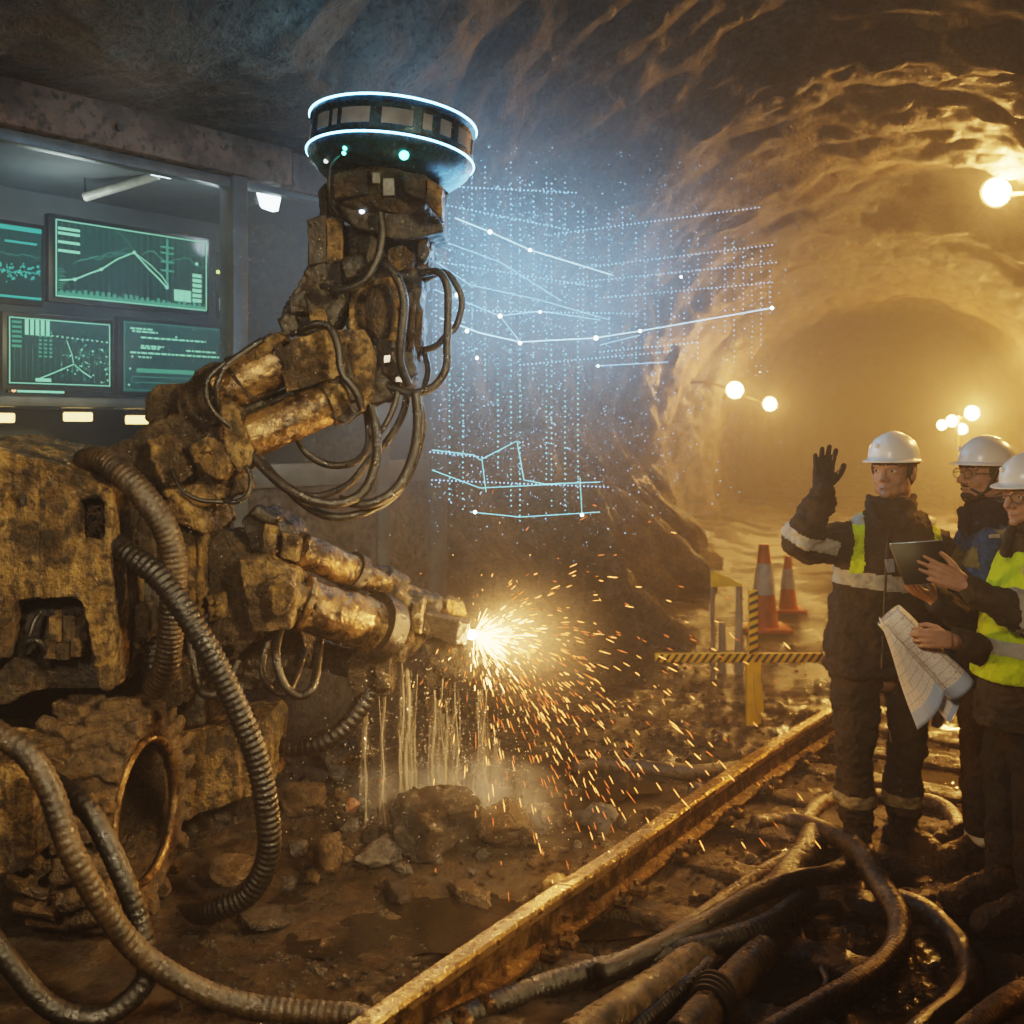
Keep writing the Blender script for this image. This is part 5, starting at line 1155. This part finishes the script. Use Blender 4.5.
# ------------------------------------------------------------ rocks
def rock_m(name, a, b, r=(.18, .5)):
    t = NT(name); co = t.coord(); n1 = t.noise(co, 5, 8, .7); n2 = t.noise(co, 26, 7, .7); n3 = t.noise(co, 3, 4, .6, 1.0)
    c = t.mix(t.ramp(n1, .38, .62), a, b); c = t.mix(t.ramp(n2, .55, .7), c, tuple(x * .35 for x in a))
    ad = t.n('ShaderNodeMath', _operation='ADD'); t.l(n1, ad.inputs[0]); t.l(n2, ad.inputs[1])
    return t.bsdf(c, t.ramp(n3, .4, .6, (r[0],) * 3 + (1,), (r[1],) * 3 + (1,)), 0, t.bump(ad.outputs[0], 1.0, .05), .7)
RK = [rock_m('wet_grey_rock', (.035, .034, .034), (.15, .14, .13), (.10, .4)), rock_m('wet_brown_rock', (.04, .028, .017), (.13, .088, .05), (.12, .45)), rock_m('dark_wet_rock', (.015, .014, .013), (.06, .053, .046), (.08, .35))]
def stone_mesh(r, seed, flat=(1, 1, .7), sub=4):
    bm = bmesh.new(); bmesh.ops.create_icosphere(bm, subdivisions=sub, radius=1); rr = random.Random(seed)
    pl = []
    for k in range(15):
        n = V((rr.gauss(0, 1), rr.gauss(0, 1), rr.gauss(0, 1))).normalized(); pl.append((n, rr.uniform(.48, .8)))
    o = V((rr.uniform(0, 50), rr.uniform(0, 50), rr.uniform(0, 50)))
    for v in bm.verts:
        for n, d in pl:
            e = v.co.dot(n) - d
            if e > 0: v.co -= n * e * .92
        v.co *= 1 + .16 * fbm(v.co + o, 1.7, 4) + .07 * fbm(v.co + o, 6, 4)
        v.co = V((v.co.x * flat[0] * r, v.co.y * flat[1] * r, v.co.z * flat[2] * r))
    return bm
def rock(px, py, wpx, label, m, seed, flat=(1, .9, .7), lift=0.0, group=None, sub=4, name='rock'):
    """(px, py): foot of the rock in the photo"""
    g = G(px, py); Y = g.y; r = wpx / 2 / F * Y; bm = stone_mesh(r, seed, flat, sub)
    z0 = gz(g.x, g.y) + lift; mb = MB(); mb.bm(bm, V((g.x, g.y + r * .5, z0 + r * flat[2] * .62)), rotz(seed * 1.7))
    return tag(mb.build(name, m, angle=None), label, 'rock', group)
rock(325, 880, 62, 'tan angular rock at the left end of the rubble heap', RK[1], 1, (1, .8, .8))
rock(430, 872, 110, 'big dark rock with a water washed crest in mid heap', RK[2], 2, (1.1, .9, .75))
rock(505, 862, 90, 'brown boulder under the splashing water', RK[1], 13, (1, .9, .6))
rock(378, 882, 70, 'grey slab leaning left of the big dark rock', RK[0], 4, (1, .7, .6))
rock(365, 846, 28, 'small round bluish rock beside a rusty pebble', RK[0], 5, (1, 1, 1))
rock(352, 838, 20, 'rust orange pebble near the tan rock', plain('rust_pebble', (.30, .12, .05), .4, 0, .3, 30), 6, (1, 1, 1))
rock(345, 800, 80, 'broad brown slab at the back of the heap, below the boom hose', RK[1], 7, (1.1, .7, .6))
rock(300, 842, 62, 'muddy rock beside the outrigger beam', RK[1], 8, (1, .9, .8))
rock(228, 890, 66, 'rounded muddy boulder right of the wheel, under the outrigger', RK[1], 9, (1, .9, .6))
rock(560, 900, 44, 'ochre rounded rock near the rail', plain('ochre_wet_rock', (.20, .13, .05), .25, 0, .5, 20), 10, (1, .8, .6))
rock(600, 842, 58, 'pale grey rock by the rail, right of the splash', RK[0], 11, (1, .9, .6))
rock(540, 842, 50, 'grey rock behind the ochre rounded rock', RK[0], 12, (1, .8, .6))
rock(702, 806, 42, 'pale broken rock touching the rail beyond the heap', RK[0], 14, (1, .8, .6))
rock(655, 822, 34, 'low brown rock between two pale rocks at the rail', RK[1], 15, (1, .8, .5))
rock(398, 902, 50, 'flat wet shard in front of the grey slab', RK[2], 16, (1.1, .8, .45))
rock(262, 930, 60, 'mud lump beside the hose coming off the hood', RK[2], 17, (1.2, .8, .4))
rock(470, 902, 58, 'rough brown lump at the water line', RK[1], 18, (1.2, .8, .4))
rock(806, 806, 24, 'white torn scrap of paper-like stone on the track', plain('pale_scrap', (.55, .48, .40), .5, 0, .3, 20), 19, (1.2, .6, .35))
rr = random.Random(21)
for k in range(70):
    px, py = rr.uniform(285, 640), rr.uniform(785, 915)
    if py > 905 - .12 * (px - 285): continue
    rock(px, py, rr.uniform(12, 30), 'small wet broken stone of the rubble heap', rr.choice(RK), 100 + k, (1, rr.uniform(.6, 1), rr.uniform(.5, .9)), 0, 'small stones of the rubble heap', 3, 'stone')
for k in range(34):
    px = rr.uniform(640, 800); py = 1024 - (px - 420) * .66 + rr.uniform(30, 110)
    if py > 1000: continue
    rock(px, py, rr.uniform(8, 18), 'small dark stone between the sleepers of the track', rr.choice(RK), 200 + k, (1, rr.uniform(.6, 1), rr.uniform(.5, .9)), 0, 'stones between the sleepers', 3, 'stone')
# fine rubble nobody could count
mb = MB()
for k in range(3400):
    zone = rr.random()
    if zone < .5: px, py = rr.uniform(180, 620), rr.uniform(780, 1010)
    elif zone < .8: px, py = rr.uniform(640, 1040), rr.uniform(720, 1020)
    else: px, py = rr.uniform(560, 900), rr.uniform(640, 760)
    g = G(px, py)
    if ((g.x + .5) / .85) ** 2 + ((g.y - 4.28) / .42) ** 2 < 1 and rr.random() < .75: continue
    r = rr.uniform(.005, .016) * (1 if g.y < 6 else 1.6); b = bmesh.new(); bmesh.ops.create_icosphere(b, subdivisions=1, radius=r)
    for v in b.verts: v.co *= rr.uniform(.6, 1.25); v.co.z *= .75
    mb.bm(b, V((g.x, g.y, gz(g.x, g.y) + r * .3)))
tag(mb.build('rubble', RK[2], smooth=False), 'fine wet grit and gravel strewn over the muddy floor', 'gravel', kind='stuff')

# ------------------------------------------------------------ cones, barrier, flag
def coat(name, c): return plain(name, c, .5, 0, .1, 20)
ORG = coat('orange_cone_plastic', (.75, .14, .03)); WHT = coat('white_cone_sleeve', (.75, .68, .58)); YB = coat('yellow_barrier_paint', (.70, .36, .02)); BKB = coat('black_barrier_paint', (.03, .027, .02))
def cone(px, py, hpx, label):
    g = G(px, py); h = hpx / F * g.y; t = thing('traffic_cone', g, label, 'traffic cone')
    MB().lathe(g, (0, 0, 1), [(.15 * h / .8, .03), (.13 * h / .8, .06), (.045 * h / .8, h), (.02, h)], 24).build('cone_body', ORG, t)
    MB().bbox(g + V((0, 0, .02)), (.44 * h / .8, .44 * h / .8, .04), None, .01).build('base', ORG, t)
    def ringr(a, b):
        r = lambda z: .13 * h / .8 + (.045 - .13) * h / .8 * (z - .06) / (h - .06) + .004
        MB().lathe(g, (0, 0, 1), [(r(a * h), a * h), (r(b * h), b * h), (r(b * h) - .01, b * h), (r(a * h) - .01, a * h)], 24, closed=True).build('reflective_collar', WHT, t)
    ringr(.42, .78)
cone(764, 630, 86, 'tall orange and white cone behind the striped post'); cone(788, 612, 56, 'smaller orange and white cone next to the raised-hand worker')
g = G(753, 724); bt = thing('barrier', g, 'yellow and black striped barrier rail on a post across the drift', 'barrier')
Yb = g.y
def striped(name, a, b, r, n, m0=YB, m1=BKB):
    a = V(a); b = V(b); d = b - a
    o = MB().bbox((a + b) / 2, (d.length if abs(d.x) > abs(d.z) else r * 2, r * 1.4, r * 2 if abs(d.x) > abs(d.z) else d.length), None, .006).build(name, m0, bt)
    for k in range(n):
        c = a + d * ((k + .5) / n)
        mb = MB(); w = d.length / n * .45
        if abs(d.x) > abs(d.z):
            for yy in (-1,):
                y = c.y - r * .7 - .003; mb.add([V((c.x - w / 2 - .02, y, c.z - r)), V((c.x + w / 2 - .02, y, c.z - r)), V((c.x + w / 2 + .02, y, c.z + r)), V((c.x - w / 2 + .02, y, c.z + r))], [(0, 1, 2, 3)])
        else:
            y = c.y - r * .7 - .003; mb.add([V((c.x - r, y, c.z - w / 2 - .012)), V((c.x + r, y, c.z - w / 2 + .012)), V((c.x + r, y, c.z + w / 2 + .012)), V((c.x - r, y, c.z + w / 2 - .012))], [(0, 1, 2, 3)])
        mb.build('stripe', m1, o, smooth=False)
    return o
striped('barrier_rail', P(655, 658, Yb), P(822, 657, Yb), .028, 22)
striped('post', P(753, 654, Yb - .03), P(753, 590, Yb - .03), .028, 8)
MB().prism([(747, 658), (761, 658), (761, 724), (747, 726)], Yb - .02, .05).build('post_foot', YB, bt)
MB().prism([(754, 672), (762, 684), (764, 710), (758, 718), (754, 700)], Yb - .05, .03).build('brace', YB, bt)
# pennant beside the post
Yf = 8.2; g = P(714, 587, Yf); fl_ = thing('pennant', V((g.x, Yf, gz(g.x, Yf))), 'yellow triangular pennant on a short stake left of the striped post', 'flag')
MB().prism([(711, 570), (741, 584), (741, 586), (711, 587)], Yf, .01).build('pennant_cloth', coat('yellow_pennant', (.9, .45, .02)), fl_)
MB().cyl(P(712, 569, Yf + .02), V((g.x, Yf + .02, gz(g.x, Yf) - .05)), .018, seg=10).build('stake', coat('grey_stake', (.25, .2, .14)), fl_)
for x, y0, label in ((739, 586, 'pale stake standing behind the pennant'), (722, 622, 'short pale marker stake under the pennant')):
    a = P(x, y0, 8.4); tag(MB().cyl(V((a.x, a.y, gz(a.x, a.y) - .05)), a, .035, .025, 10).build('marker_stake', coat('pale_stake', (.35, .28, .2))), label, 'stake')
# ------------------------------------------------------------ scan projection hanging in the air
def HS(px, py):
    Y = 5.0 + (px - 430) / 345 * 1.5 + .15 * math.sin(px * .02); return P(px, py, Y)
rnd = random.Random(17)
HB = emit('projected_blue_light', (.28, .62, 1.0), 2.6); HC = emit('projected_cyan_light', (.22, .85, .95), 2.2); HN = emit('projected_white_node', (.75, .92, 1.0), 16.0); HD = emit('projected_faint_blue', (.30, .62, .95), 1.1)
ho = thing('hologram', HS(600, 420), 'blue dotted light grid of scan data floating between robot and tunnel', 'projection')
def octa(mb, p, r): mb.add([p + V((r, 0, 0)), p + V((-r, 0, 0)), p + V((0, r, 0)), p + V((0, -r, 0)), p + V((0, 0, r)), p + V((0, 0, -r))], [(0, 2, 4), (2, 1, 4), (1, 3, 4), (3, 0, 4), (2, 0, 5), (1, 2, 5), (3, 1, 5), (0, 3, 5)])
d1, d2, d3 = MB(), MB(), MB()
def env(px): # vertical extent of the sheet
    t = (px - 430) / 345; return 175 + 70 * max(0, t) - 15 * math.sin(t * 6), 350 - 20 * t
x = 436
while x < 778:
    y0, y1 = env(x); y = y0 + rnd.uniform(-15, 15); yb = y1 + rnd.uniform(-30, 40) + (150 if x < 600 and rnd.random() < .6 else 0)
    while y < yb:
        if rnd.random() < .86: octa(d1 if y < y1 else d2, HS(x + rnd.uniform(-.3, .3), y), rnd.uniform(.0028, .0046))
        y += 5.2
    x += rnd.choice((5, 9, 13, 13.5))
for y0, sl, xa, xb in ((186, .05, 440, 580), (234, -.13, 555, 760), (268, -.12, 580, 775), (284, -.10, 560, 778), (298, -.09, 600, 775), (310, .02, 445, 640), (262, .16, 440, 600), (204, .2, 440, 570), (352, -.10, 600, 700), (365, -.09, 520, 670), (480, .04, 432, 610), (452, .10, 430, 490)):
    xx = xa
    while xx < xb: octa(d1, HS(xx, y0 + sl * (xx - xa)), .0042); xx += 4.0
for k in range(3600):
    px = 432 + abs(rnd.gauss(0, 1)) * 150; py = rnd.gauss(290, 80) if rnd.random() < .8 else rnd.gauss(440, 50)
    if px > 800 or py < 150 or py > 560: continue
    octa(d3 if rnd.random() < .7 else d1, HS(px, py) + V((0, rnd.uniform(-.3, .3), 0)), rnd.uniform(.0016, .0038))
for mb, m in ((d1, HB), (d2, HC), (d3, HD)): o = mb.build('point_cloud', m, ho, smooth=False); o['kind'] = 'stuff'
def hl(pts, w, m, step=10):
    q = []
    for (a, b), (c, d) in zip(pts[:-1], pts[1:]):
        n = max(2, int(abs(c - a) / step)); q += [HS(a + (c - a) * i / n, b + (d - b) * i / n) for i in range(n)]
    q.append(HS(*pts[-1])); MB().tube(q, w, 5).build('scan_line', m, ho)
HL = emit('projected_line', (.42, .76, 1.0), 3.0)
hl([(440, 318), (480, 333), (520, 342), (595, 338), (640, 331), (772, 308)], .0026, HL); hl([(455, 218), (490, 232), (530, 250), (612, 275)], .0026, HL); hl([(436, 290), (500, 316), (540, 311), (600, 320)], .0018, HB); hl([(436, 262), (470, 285), (540, 300), (610, 320)], .0015, HB); hl([(500, 316), (520, 342)], .0016, HB)
hl([(440, 240), (500, 262), (560, 300)], .0015, HB); hl([(432, 450), (474, 455), (480, 460), (517, 441), (524, 480), (545, 484), (600, 482)], .0017, HC); hl([(432, 470), (480, 488), (560, 484)], .0015, HC); hl([(470, 512), (520, 517), (600, 512)], .0015, HC); hl([(580, 478), (582, 515)], .0014, HC); hl([(482, 460), (486, 492)], .0014, HC)
hl([(600, 345), (640, 335)], .0015, HB); hl([(595, 366), (668, 362)], .0016, HB)
for x, y, r in ((490, 232, .016), (530, 250, .013), (500, 316, .016), (520, 343, .014), (596, 338, .018), (640, 331, .014), (772, 308, .016), (681, 277, .011), (457, 295, .016), (540, 312, .010), (467, 331, .014), (477, 358, .012), (475, 512, .013), (582, 515, .013), (598, 366, .010), (760, 372, .004)):
    MB().ell(HS(x, y), (r * .62,) * 3, seg=10, rings=8).build('scan_node', HN, ho)
# ------------------------------------------------------------ sparks
S = P(474, 636, 4.86); sa, sb, sd = MB(), MB(), MB()
for k in range(1150):
    az = rnd.gauss(.0, .75); el = rnd.gauss(-.12, .55); v0 = rnd.uniform(1.2, 4.2)
    d = V((math.cos(az) * math.cos(el), -.55 * math.sin(az) + .1, math.sin(el)))
    t = abs(rnd.gauss(0, .19)) + .010; g = V((0, 0, -9.8))
    if rnd.random() < .35: t *= 2.0
    p = S + d * v0 * t + g * (t * t / 2); vel = d * v0 + g * t
    if p.z < .04: continue
    L = min(.065, .006 + rnd.uniform(.003, .012) * vel.length) * (1.0 if t < .25 else .8); u = vel.normalized()
    r = rnd.uniform(.0010, .0022)
    mb = sa if t < .07 else (sb if rnd.random() < .55 else sd)
    mb.tube([p, p + u * L * .5, p + u * L], [r * .4, r, r * .3], 5)
for k in range(60):  # dense jets right at the tip
    az = rnd.gauss(0, .5); el = rnd.gauss(-.1, .5); d = V((math.cos(az) * math.cos(el), -.5 * math.sin(az), math.sin(el))); a = rnd.uniform(.0, .06); L = rnd.uniform(.03, .13)
    sa.tube([S + d * a, S + d * (a + L * .5) + V((0, 0, -.003)), S + d * (a + L) + V((0, 0, -.012))], [.0012, .0014, .0005], 5)
for n, mb, c, st in (('a', sa, (1, .50, .15), 16), ('b', sb, (1, .33, .07), 6), ('d', sd, (1, .20, .04), 2.0)):
    tag(mb.build('sparks', emit('spark_' + n, c, st), smooth=False), {'a': 'white hot sparks bursting from the torch tip', 'b': 'orange sparks flying off the torch tip', 'd': 'dull red cooling sparks drifting around the orange ones'}[n], 'sparks', kind='stuff')
# ------------------------------------------------------------ falling muddy water
def fall_mat():
    t = NT('falling_muddy_water'); co = t.coord((20, 20, 1.5)); n = t.noise(co, 3, 6, .7)
    tr = t.n('ShaderNodeBsdfTransparent'); b = t.n('ShaderNodeBsdfPrincipled'); b.inputs['Base Color'].default_value = (.48, .38, .26, 1); b.inputs['Roughness'].default_value = .15
    m = t.n('ShaderNodeMixShader'); t.l(t.ramp(n, .38, .68, (.03,) * 3 + (1,), (.70,) * 3 + (1,)), m.inputs[0]); t.l(tr.outputs[0], m.inputs[1]); t.l(b.outputs[0], m.inputs[2]); t.l(m.outputs[0], t.out.inputs['Surface']); return t.m
FALL = fall_mat()
def curtain_mat():
    t = NT('thin_water_curtain'); co = t.coord((60, 60, 3)); n = t.noise(co, 2, 6, .75)
    tr = t.n('ShaderNodeBsdfTransparent'); b = t.n('ShaderNodeBsdfDiffuse'); b.inputs['Color'].default_value = (.55, .46, .34, 1)
    m = t.n('ShaderNodeMixShader'); t.l(t.ramp(n, .46, .70, (.0,) * 3 + (1,), (.40,) * 3 + (1,)), m.inputs[0]); t.l(tr.outputs[0], m.inputs[1]); t.l(b.outputs[0], m.inputs[2]); t.l(m.outputs[0], t.out.inputs['Surface']); return t.m
CURT = curtain_mat(); DROP = plain('water_drop', (.55, .50, .44), .1, 0, 0, 10, spec=.9)
wt = thing('falling_water', P(410, 800, 5.0), 'thin muddy streams pouring off the drill head onto the rocks', 'water')
strm = [(366, 700, 1.0, 4.9), (384, 680, .9, 4.92), (402, 662, 1.2, 4.9), (408, 668, 1.8, 4.88), (434, 690, 1.8, 4.95), (446, 700, 1.4, 4.95), (456, 676, .8, 4.95), (485, 690, 1.0, 5.0)]
for k in range(14): strm.append((rnd.choice((404, 410, 434, 440, 446, 450, 372, 385, 482)) + rnd.gauss(0, 6), rnd.uniform(664, 740), rnd.uniform(.35, .8), rnd.uniform(4.86, 5.0)))
curt = [(364, 702, 5, 4.94), (384, 690, 4, 4.96), (405, 670, 7, 4.93), (412, 690, 5, 4.96), (436, 700, 9, 4.97), (445, 690, 7, 4.99), (455, 700, 5, 5.0), (482, 690, 6, 5.04), (496, 740, 7, 5.05), (520, 770, 6, 5.1)]
for x, y0, w0, Yw in strm + curt:
    pts = []; rs = []
    yb = 842 + (x - 400) * .05; n = 26
    for i in range(n + 1):
        t = i / n; y = y0 + (yb - y0) * t; p = P(x + 2.2 * fbm(V((x, t * 2.2, 0)), 1.0, 2) * t * 3, y, Yw); p.x += .006 * math.sin(t * 9 + x); pts.append(p); rs.append(max(.0015, w0 / F * Yw * (.55 + .5 * abs(fbm(V((x * .3, t * 4, 1)), 1.0, 2)) + .5 * t)))
    MB().tube(pts, rs, 10).build('stream' if w0 < 3 else 'water_curtain', FALL if w0 < 3 else CURT, wt, angle=None)
mb = MB()
for k in range(2400):
    px = rnd.gauss(436, 58); t = rnd.random() ** 2.0; py = 850 - t * 190 + rnd.uniform(-6, 12); p = P(px, py, rnd.gauss(4.95, .14)); r = rnd.uniform(.0012, .0040)
    if p.z > .03: octa(mb, p, r)
tag(mb.build('water_spray', DROP, smooth=False), 'droplets splashing up around the falling water', 'spray', kind='stuff')
# mist of spray low over the heap
def mist_mat():
    t = NT('spray_mist'); tc = t.n('ShaderNodeTexCoord'); g = t.n('ShaderNodeTexGradient', _gradient_type='SPHERICAL'); mp = t.n('ShaderNodeMapping'); mp.inputs['Location'].default_value = (-1, -1, -1); mp.inputs['Scale'].default_value = (2, 2, 2); t.l(tc.outputs['Generated'], mp.inputs['Vector']); t.l(mp.outputs[0], g.inputs['Vector'])
    n = t.noise(t.coord(), 5, 4); m = t.n('ShaderNodeMath', _operation='MULTIPLY'); t.l(g.outputs['Fac'], m.inputs[0]); t.l(t.ramp(n, .40, .7), m.inputs[1]); m2 = t.n('ShaderNodeMath', _operation='MULTIPLY'); m2.inputs[1].default_value = 9.0; t.l(m.outputs[0], m2.inputs[0])
    v = t.n('ShaderNodeVolumeScatter'); v.inputs['Color'].default_value = (.9, .82, .7, 1); t.l(m2.outputs[0], v.inputs['Density']); t.l(v.outputs[0], t.out.inputs['Volume']); return t.m
mb = MB(); mb.ell(P(455, 812, 5.05), (.62, .35, .30), seg=24, rings=16); tag(mb.build('spray_mist', mist_mat()), 'pale mist hanging where the water strikes the rocks', 'mist', kind='stuff')
# overhead wires at upper right
for pts, label in (([T(9.0, 1.3, 4.65), T(9.6, 2.0, 4.2), T(10.6, 2.7, 3.6)], 'thin wire sagging from the vault near the big amber lamp'),):
    tag(MB().tube(spline(pts, .1), .010, 6).build('wire', STRAP), label, 'wire')
# dust drifting in the scanner's beam
mb = MB(); DUST = plain('dust_speck', (.6, .6, .6), .8)
for k in range(2600):
    px = rnd.uniform(180, 760); py = rnd.gauss(330, 190); Y = rnd.uniform(3.4, 6.5)
    p = P(px, py, Y)
    if p.z > .1 and p.z < 4.2: octa(mb, p, rnd.uniform(.0010, .0019))
tag(mb.build('dust', DUST, smooth=False), 'fine pale dust specks drifting in the air around the arm', 'dust', kind='stuff')
# ------------------------------------------------------------ lights and haze
def light(name, ty, loc, power, color, size=0.1, aim=None, **kw):
    d = bpy.data.lights.new(name, ty); o = bpy.data.objects.new(name, d); col.objects.link(o); o.location = loc
    d.energy = power; d.color = color
    if ty in ('POINT', 'SPOT'): d.shadow_soft_size = size
    if ty == 'AREA': d.size = size
    if aim is not None: o.rotation_euler = (V(aim) - V(loc)).to_track_quat('-Z', 'Y').to_euler()
    for k, v in kw.items(): setattr(d, k, v)
    return o
AMB = (1.0, 0.47, 0.12); WRM = (1.0, 0.72, 0.42); BLU = (0.25, 0.62, 1.0)
for (px, py, Y), pw in zip(LAMPS, LAMP_W): light('tunnel_lamp_light', 'POINT', P(px, py, Y) - V((0, 0.16, 0.0)), pw, AMB, 0.10)
# added off-frame spots: key light on the machine from both sides
light('added_key_right', 'SPOT', (3.0, 0.6, 3.4), 1900, (1.0, 0.78, 0.45), 0.25, (-1.2, 4.5, 1.0), spot_size=0.75, spot_blend=0.6)
light('added_key_left', 'SPOT', (-1.5, -0.5, 3.3), 650, (1.0, 0.84, 0.62), 0.3, (-1.4, 5.0, 1.0), spot_size=0.9, spot_blend=0.7)
light('added_fill_crew', 'SPOT', (-0.3, 0.6, 2.8), 260, (1.0, 0.82, 0.62), 0.3, (2.0, 4.8, 1.0), spot_size=0.7, spot_blend=0.7)  # added fill on the crew, stands for no actual lamp
light('added_backlight_right', 'SPOT', (4.6, 6.6, 3.4), 750, AMB, 0.15, (1.2, 3.9, 0), spot_size=0.9, spot_blend=0.6)  # added amber backlight out of view, brightens the ground at right
# scanner
light('scanner_light', 'POINT', P(400, 75, 4.9), 14, BLU, 0.25)
for a, b, c in ((470, 230, 5.3), (530, 270, 5.5), (600, 330, 5.9), (470, 330, 5.2), (650, 260, 6.2)): light('projection_light', 'POINT', P(a, b, c), 16, BLU, 0.3)
light('room_light', 'POINT', B(0.6, 3.0, 0.8), 10, (0.85, 0.95, 0.9), 0.15)
light('weld_light', 'POINT', P(492, 634, 4.84), 70, (1.0, 0.55, 0.2), 0.03)
w = bpy.data.worlds.new('drift_air'); sc.world = w; w.use_nodes = True
nt = w.node_tree; nt.nodes.clear(); wo = nt.nodes.new('ShaderNodeOutputWorld')
vs = nt.nodes.new('ShaderNodeVolumeScatter'); vs.inputs['Density'].default_value = 0.018; vs.inputs['Anisotropy'].default_value = 0.35
vs.inputs['Color'].default_value = (0.95, 0.95, 0.95, 1)
bg = nt.nodes.new('ShaderNodeBackground'); bg.inputs['Strength'].default_value = 0.0
nt.links.new(vs.outputs[0], wo.inputs['Volume']); nt.links.new(bg.outputs[0], wo.inputs['Surface'])
sc.cycles.use_denoising = True
sc.cycles.max_bounces = 6; sc.cycles.volume_bounces = 0; sc.cycles.diffuse_bounces = 3; sc.cycles.transparent_max_bounces = 12
sc.view_settings.view_transform = 'Filmic'; sc.view_settings.look = 'High Contrast'; sc.view_settings.exposure = 0.0

def vol(name, density, color, aniso):
    t = NT(name); v = t.n('ShaderNodeVolumeScatter'); v.inputs['Density'].default_value = density; v.inputs['Color'].default_value = color + (1,); v.inputs['Anisotropy'].default_value = aniso
    t.l(v.outputs[0], t.out.inputs['Volume']); return t.m
HZ = vol('amber_haze', 0.058, (1, .94, .84), .35)
def haze(s0, label):
    mb = MB(); rows = [(s0, .3), (s0 + .3, 1.5), (s0 + 1.0, 2.6), (s0 + 2.2, 3.5), (s0 + 4, 4.3), (s0 + 6, 4.6), (59.5, 4.6)]; n = 32
    for s_, r in rows:
        for k in range(n):
            a = 2 * math.pi * k / n; z = max(-.3, CZ + r * math.sin(a)); mb.v.append(T(s_, r * math.cos(a) + .3, z))
    for i in range(len(rows) - 1):
        for k in range(n): l = (k + 1) % n; mb.f.append((i * n + k, i * n + l, (i + 1) * n + l, (i + 1) * n + k))
    mb.f.append(tuple(range(n))[::-1]); mb.f.append(tuple((len(rows) - 1) * n + k for k in range(n)))
    o = mb.build('haze', HZ); tag(o, label, 'haze', kind='stuff')
haze(6.3, 'thin near edge of the amber haze, just behind the workers'); haze(9.0, 'amber haze filling the drift around the traffic cones'); haze(13.0, 'thick amber haze glowing round the far lamps')
def soft_mist(name, peak, color):
    t = NT(name); tc = t.n('ShaderNodeTexCoord'); g = t.n('ShaderNodeTexGradient', _gradient_type='QUADRATIC_SPHERE'); mp = t.n('ShaderNodeMapping'); mp.inputs['Location'].default_value = (-1, -1, -1); mp.inputs['Scale'].default_value = (2, 2, 2); t.l(tc.outputs['Generated'], mp.inputs['Vector']); t.l(mp.outputs[0], g.inputs['Vector'])
    m = t.n('ShaderNodeMath', _operation='MULTIPLY'); m.inputs[1].default_value = peak; t.l(g.outputs['Fac'], m.inputs[0])
    v = t.n('ShaderNodeVolumeScatter'); v.inputs['Color'].default_value = color + (1,); v.inputs['Anisotropy'].default_value = .2; t.l(m.outputs[0], v.inputs['Density']); t.l(v.outputs[0], t.out.inputs['Volume']); return t.m
mb = MB(); mb.ell(P(490, 290, 5.9), (2.3, 1.6, 1.8), seg=40, rings=24); tag(mb.build('mist', soft_mist('blue_lit_mist', .75, (.92, .97, 1))), 'fine mist lit blue around the scanner and its light grid', 'mist', kind='stuff')
light('added_backlight_far', 'SPOT', (4.3, 9.0, 2.6), 650, AMB, 0.12, (1.4, 3.9, 0), spot_size=0.8, spot_blend=0.7)  # added unseen spot, makes the wet ground glint
light('mast_beam', 'SPOT', P(957, 420, 23.5), 3000, AMB, 0.15, (1.9, 3.8, 0), spot_size=0.22, spot_blend=0.7)
light('window_flood_light', 'POINT', B(1.2, 3.0, 0.35), 5, (.8, .92, 1), .08)
light('added_roof_fill', 'SPOT', (-0.6, 1.8, 2.4), 110, (1.0, .86, .66), .1, (-2.3, 5.0, 3.9), spot_size=.9, spot_blend=.8)  # added unseen spot, brightens the rock over the control room
mb = MB(); mb.ell(P(535, 645, 4.95), (.48, .30, .42), seg=28, rings=18); tag(mb.build('smoke', soft_mist('spark_smoke', 1.3, (.95, .82, .64))), 'orange lit smoke hanging around the spark burst', 'smoke', kind='stuff')
